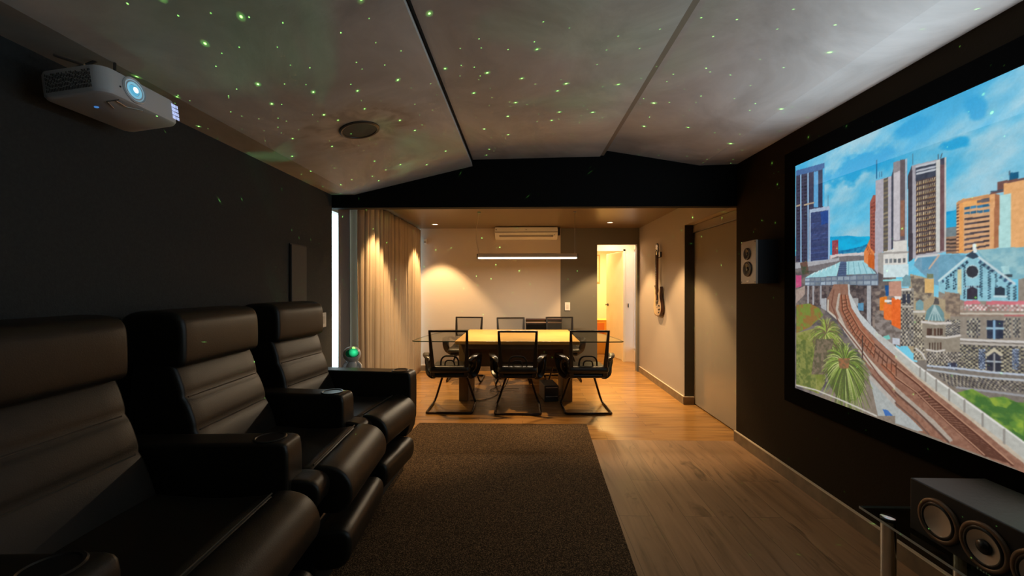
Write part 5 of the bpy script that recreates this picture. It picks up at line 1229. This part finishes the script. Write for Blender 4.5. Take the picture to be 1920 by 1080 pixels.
# the part of the picture that lies beyond the right edge of the view: more buildings, the church front and trees
for sh in (
    ['P', [205, 190, 170], [[1560, 1720], [1700, 1735], [1700, 1500], [1560, 1500]]],
    ['W', [95, 90, 90], 7, 10, .6, .5, [[1565, 1710], [1695, 1725], [1695, 1500], [1565, 1500]]],
    ['P', [236, 178, 122], [[1280, 1740], [1500, 1768], [1560, 1760], [1560, 1490], [1280, 1490]]],
    ['W', [150, 105, 75], 1, 11, 1, .3, [[1440, 1740], [1560, 1740], [1560, 1490], [1440, 1490]]],
    ['P', [150, 152, 165], [[1900, 1960], [2040, 1970], [2040, 1500], [1900, 1500]]],
    ['W', [60, 66, 88], 6, 24, .6, .6, [[1905, 1950], [2035, 1960], [2035, 1500], [1905, 1500]]],
    ['P', [215, 120, 80], [[2200, 1700], [2420, 1712], [2420, 1500], [2200, 1500]]],
    ['W', [110, 70, 60], 9, 7, .5, .5, [[2205, 1690], [2415, 1700], [2415, 1500], [2205, 1500]]],
    ['M', [60, 120, 160], [110, 165, 195], 60, [[1700, 1560], [1900, 1590], [1900, 1490], [1700, 1490]]],
    ['M', [130, 185, 200], [160, 205, 212], 60, [[1280, 1500], [1700, 1535], [2660, 1535], [2660, 1380], [1280, 1380]]],
    ['P', [150, 140, 128], [[1280, 1385], [2660, 1385], [2660, 860], [1280, 860]]],
    ['P', [150, 205, 220], [[1760, 1300], [1990, 1545], [2220, 1300]]],
    ['S', [205, 230, 235], 12, [[1760, 1300], [1990, 1545], [2220, 1300]]],
    ['P', [55, 58, 68], [[1960, 1400], [1972, 1425], [1990, 1432], [2008, 1425], [2020, 1400], [2008, 1375], [1990, 1368], [1972, 1375]]],
    ['P', [215, 120, 130], [[1280, 1298], [2660, 1298], [2660, 1285], [1280, 1285]]],
    ['K', [225, 215, 210], [170, 120, 115], 90, 3, [[1280, 1285], [2660, 1285], [2660, 1262], [1280, 1262]]],
    ['K', [60, 60, 72], [190, 182, 158], 110, 9, [[1280, 1232], [2660, 1232], [2660, 1160], [1280, 1160]]],
    ['K', [60, 60, 72], [190, 180, 155], 110, 12, [[1280, 1135], [2660, 1135], [2660, 1035], [1280, 1035]]],
    ['K', [65, 62, 68], [170, 160, 140], 110, 8, [[1280, 1015], [2660, 1015], [2660, 930], [1280, 930]]]): draw(sh)
for k in range(9):
    x = 1380+k*145
    draw(['P', [190, 182, 165], [[x-12, 1232], [x+62, 1232], [x+62, 1160], [x-12, 1160]]]); draw(['P', [48, 56, 76], [[x, 1228], [x+50, 1228], [x+50, 1162], [x, 1162]]]); draw(['S', [160, 190, 205], 5, [[x+25, 1228], [x+25, 1162]]])
    draw(['P', [48, 56, 76], [[x, 1105], [x+12, 1122], [x+25, 1128], [x+38, 1122], [x+50, 1105], [x+50, 1045], [x, 1045]]]); draw(['S', [170, 180, 190], 5, [[x, 1090], [x+50, 1090]]])
for v in (1250, 1147, 1027, 950): draw(['S', [205, 198, 188], 10, [[1280, v], [2660, v]]])
draw(['M', [70, 115, 55], [125, 158, 65], 60, [[1280, 930], [1400, 950], [1600, 900], [1850, 960], [2100, 900], [2400, 970], [2660, 930], [2660, 660], [1280, 660]]])
draw(['P', [190, 190, 182], [[1280, 793], [1399, 713], [1462, 660], [1330, 660], [1280, 730]]]); draw(['S', [230, 228, 222], 9, [[1280, 795], [1399, 713], [1470, 660]]])
draw(['P', [158, 115, 95], [[1280, 722], [1345, 660], [1280, 660]]])
for line in PIC.strip().split('\n'): draw(json.loads(line))
pd = np.pad(img, ((1, 1), (1, 1), (0, 0)), 'edge')
img = (pd[1:-1, 1:-1]*2+pd[:-2, 1:-1]+pd[2:, 1:-1]+pd[1:-1, :-2]+pd[1:-1, 2:])/6
img = img+(fbm(UU*160, VV*160, 77, 3)[..., None]-.5)*14
img = np.clip(img, 0, 255)/255.
hz = np.clip(1-(VV-.668)/.5, 0, 1)[..., None]*np.clip(1-UU/.9, 0, 1)[..., None]*.0
lin = np.where(img <= .04045, img/12.92, ((img+.055)/1.055)**2.4)
me = bpy.data.meshes.new('projected_picture')
vx = np.stack([np.full(UU.shape, -.030), -UU, VV], -1).reshape(-1, 3)
idx = np.arange(H_*W_).reshape(H_, W_); q = np.stack([idx[:-1, :-1], idx[1:, :-1], idx[1:, 1:], idx[:-1, 1:]], -1).reshape(-1, 4)
me.vertices.add(len(vx)); me.vertices.foreach_set('co', vx.ravel())
me.loops.add(q.size); me.loops.foreach_set('vertex_index', q.ravel().astype(np.int32))
me.polygons.add(len(q)); me.polygons.foreach_set('loop_start', (np.arange(len(q))*4).astype(np.int32))
me.update(calc_edges=True)
ca = me.color_attributes.new('picture', 'FLOAT_COLOR', 'POINT'); ca.data.foreach_set('color', np.concatenate([lin, np.ones(lin.shape[:2]+(1,))], -1).reshape(-1).astype(np.float32))
o = bpy.data.objects.new('projected_picture', me); C.objects.link(o); o.parent = t
m, nt, b, N, L = new_mat('projected_light'); at_ = N.new('ShaderNodeAttribute'); at_.attribute_name = 'picture'
b.inputs['Base Color'].default_value = (.10, .10, .10, 1); b.inputs['Roughness'].default_value = .9; b.inputs['Specular IOR Level'].default_value = .0
L.new(at_.outputs['Color'], b.inputs['Emission Color']); b.inputs['Emission Strength'].default_value = .84
me.materials.append(m)
bm = bmesh.new(); box(bm, -.0285, -.002, -2.66, 0, v0, v1); fin('screen_cloth', bm, mat('screen_white', (.5, .5, .5), .9), t)
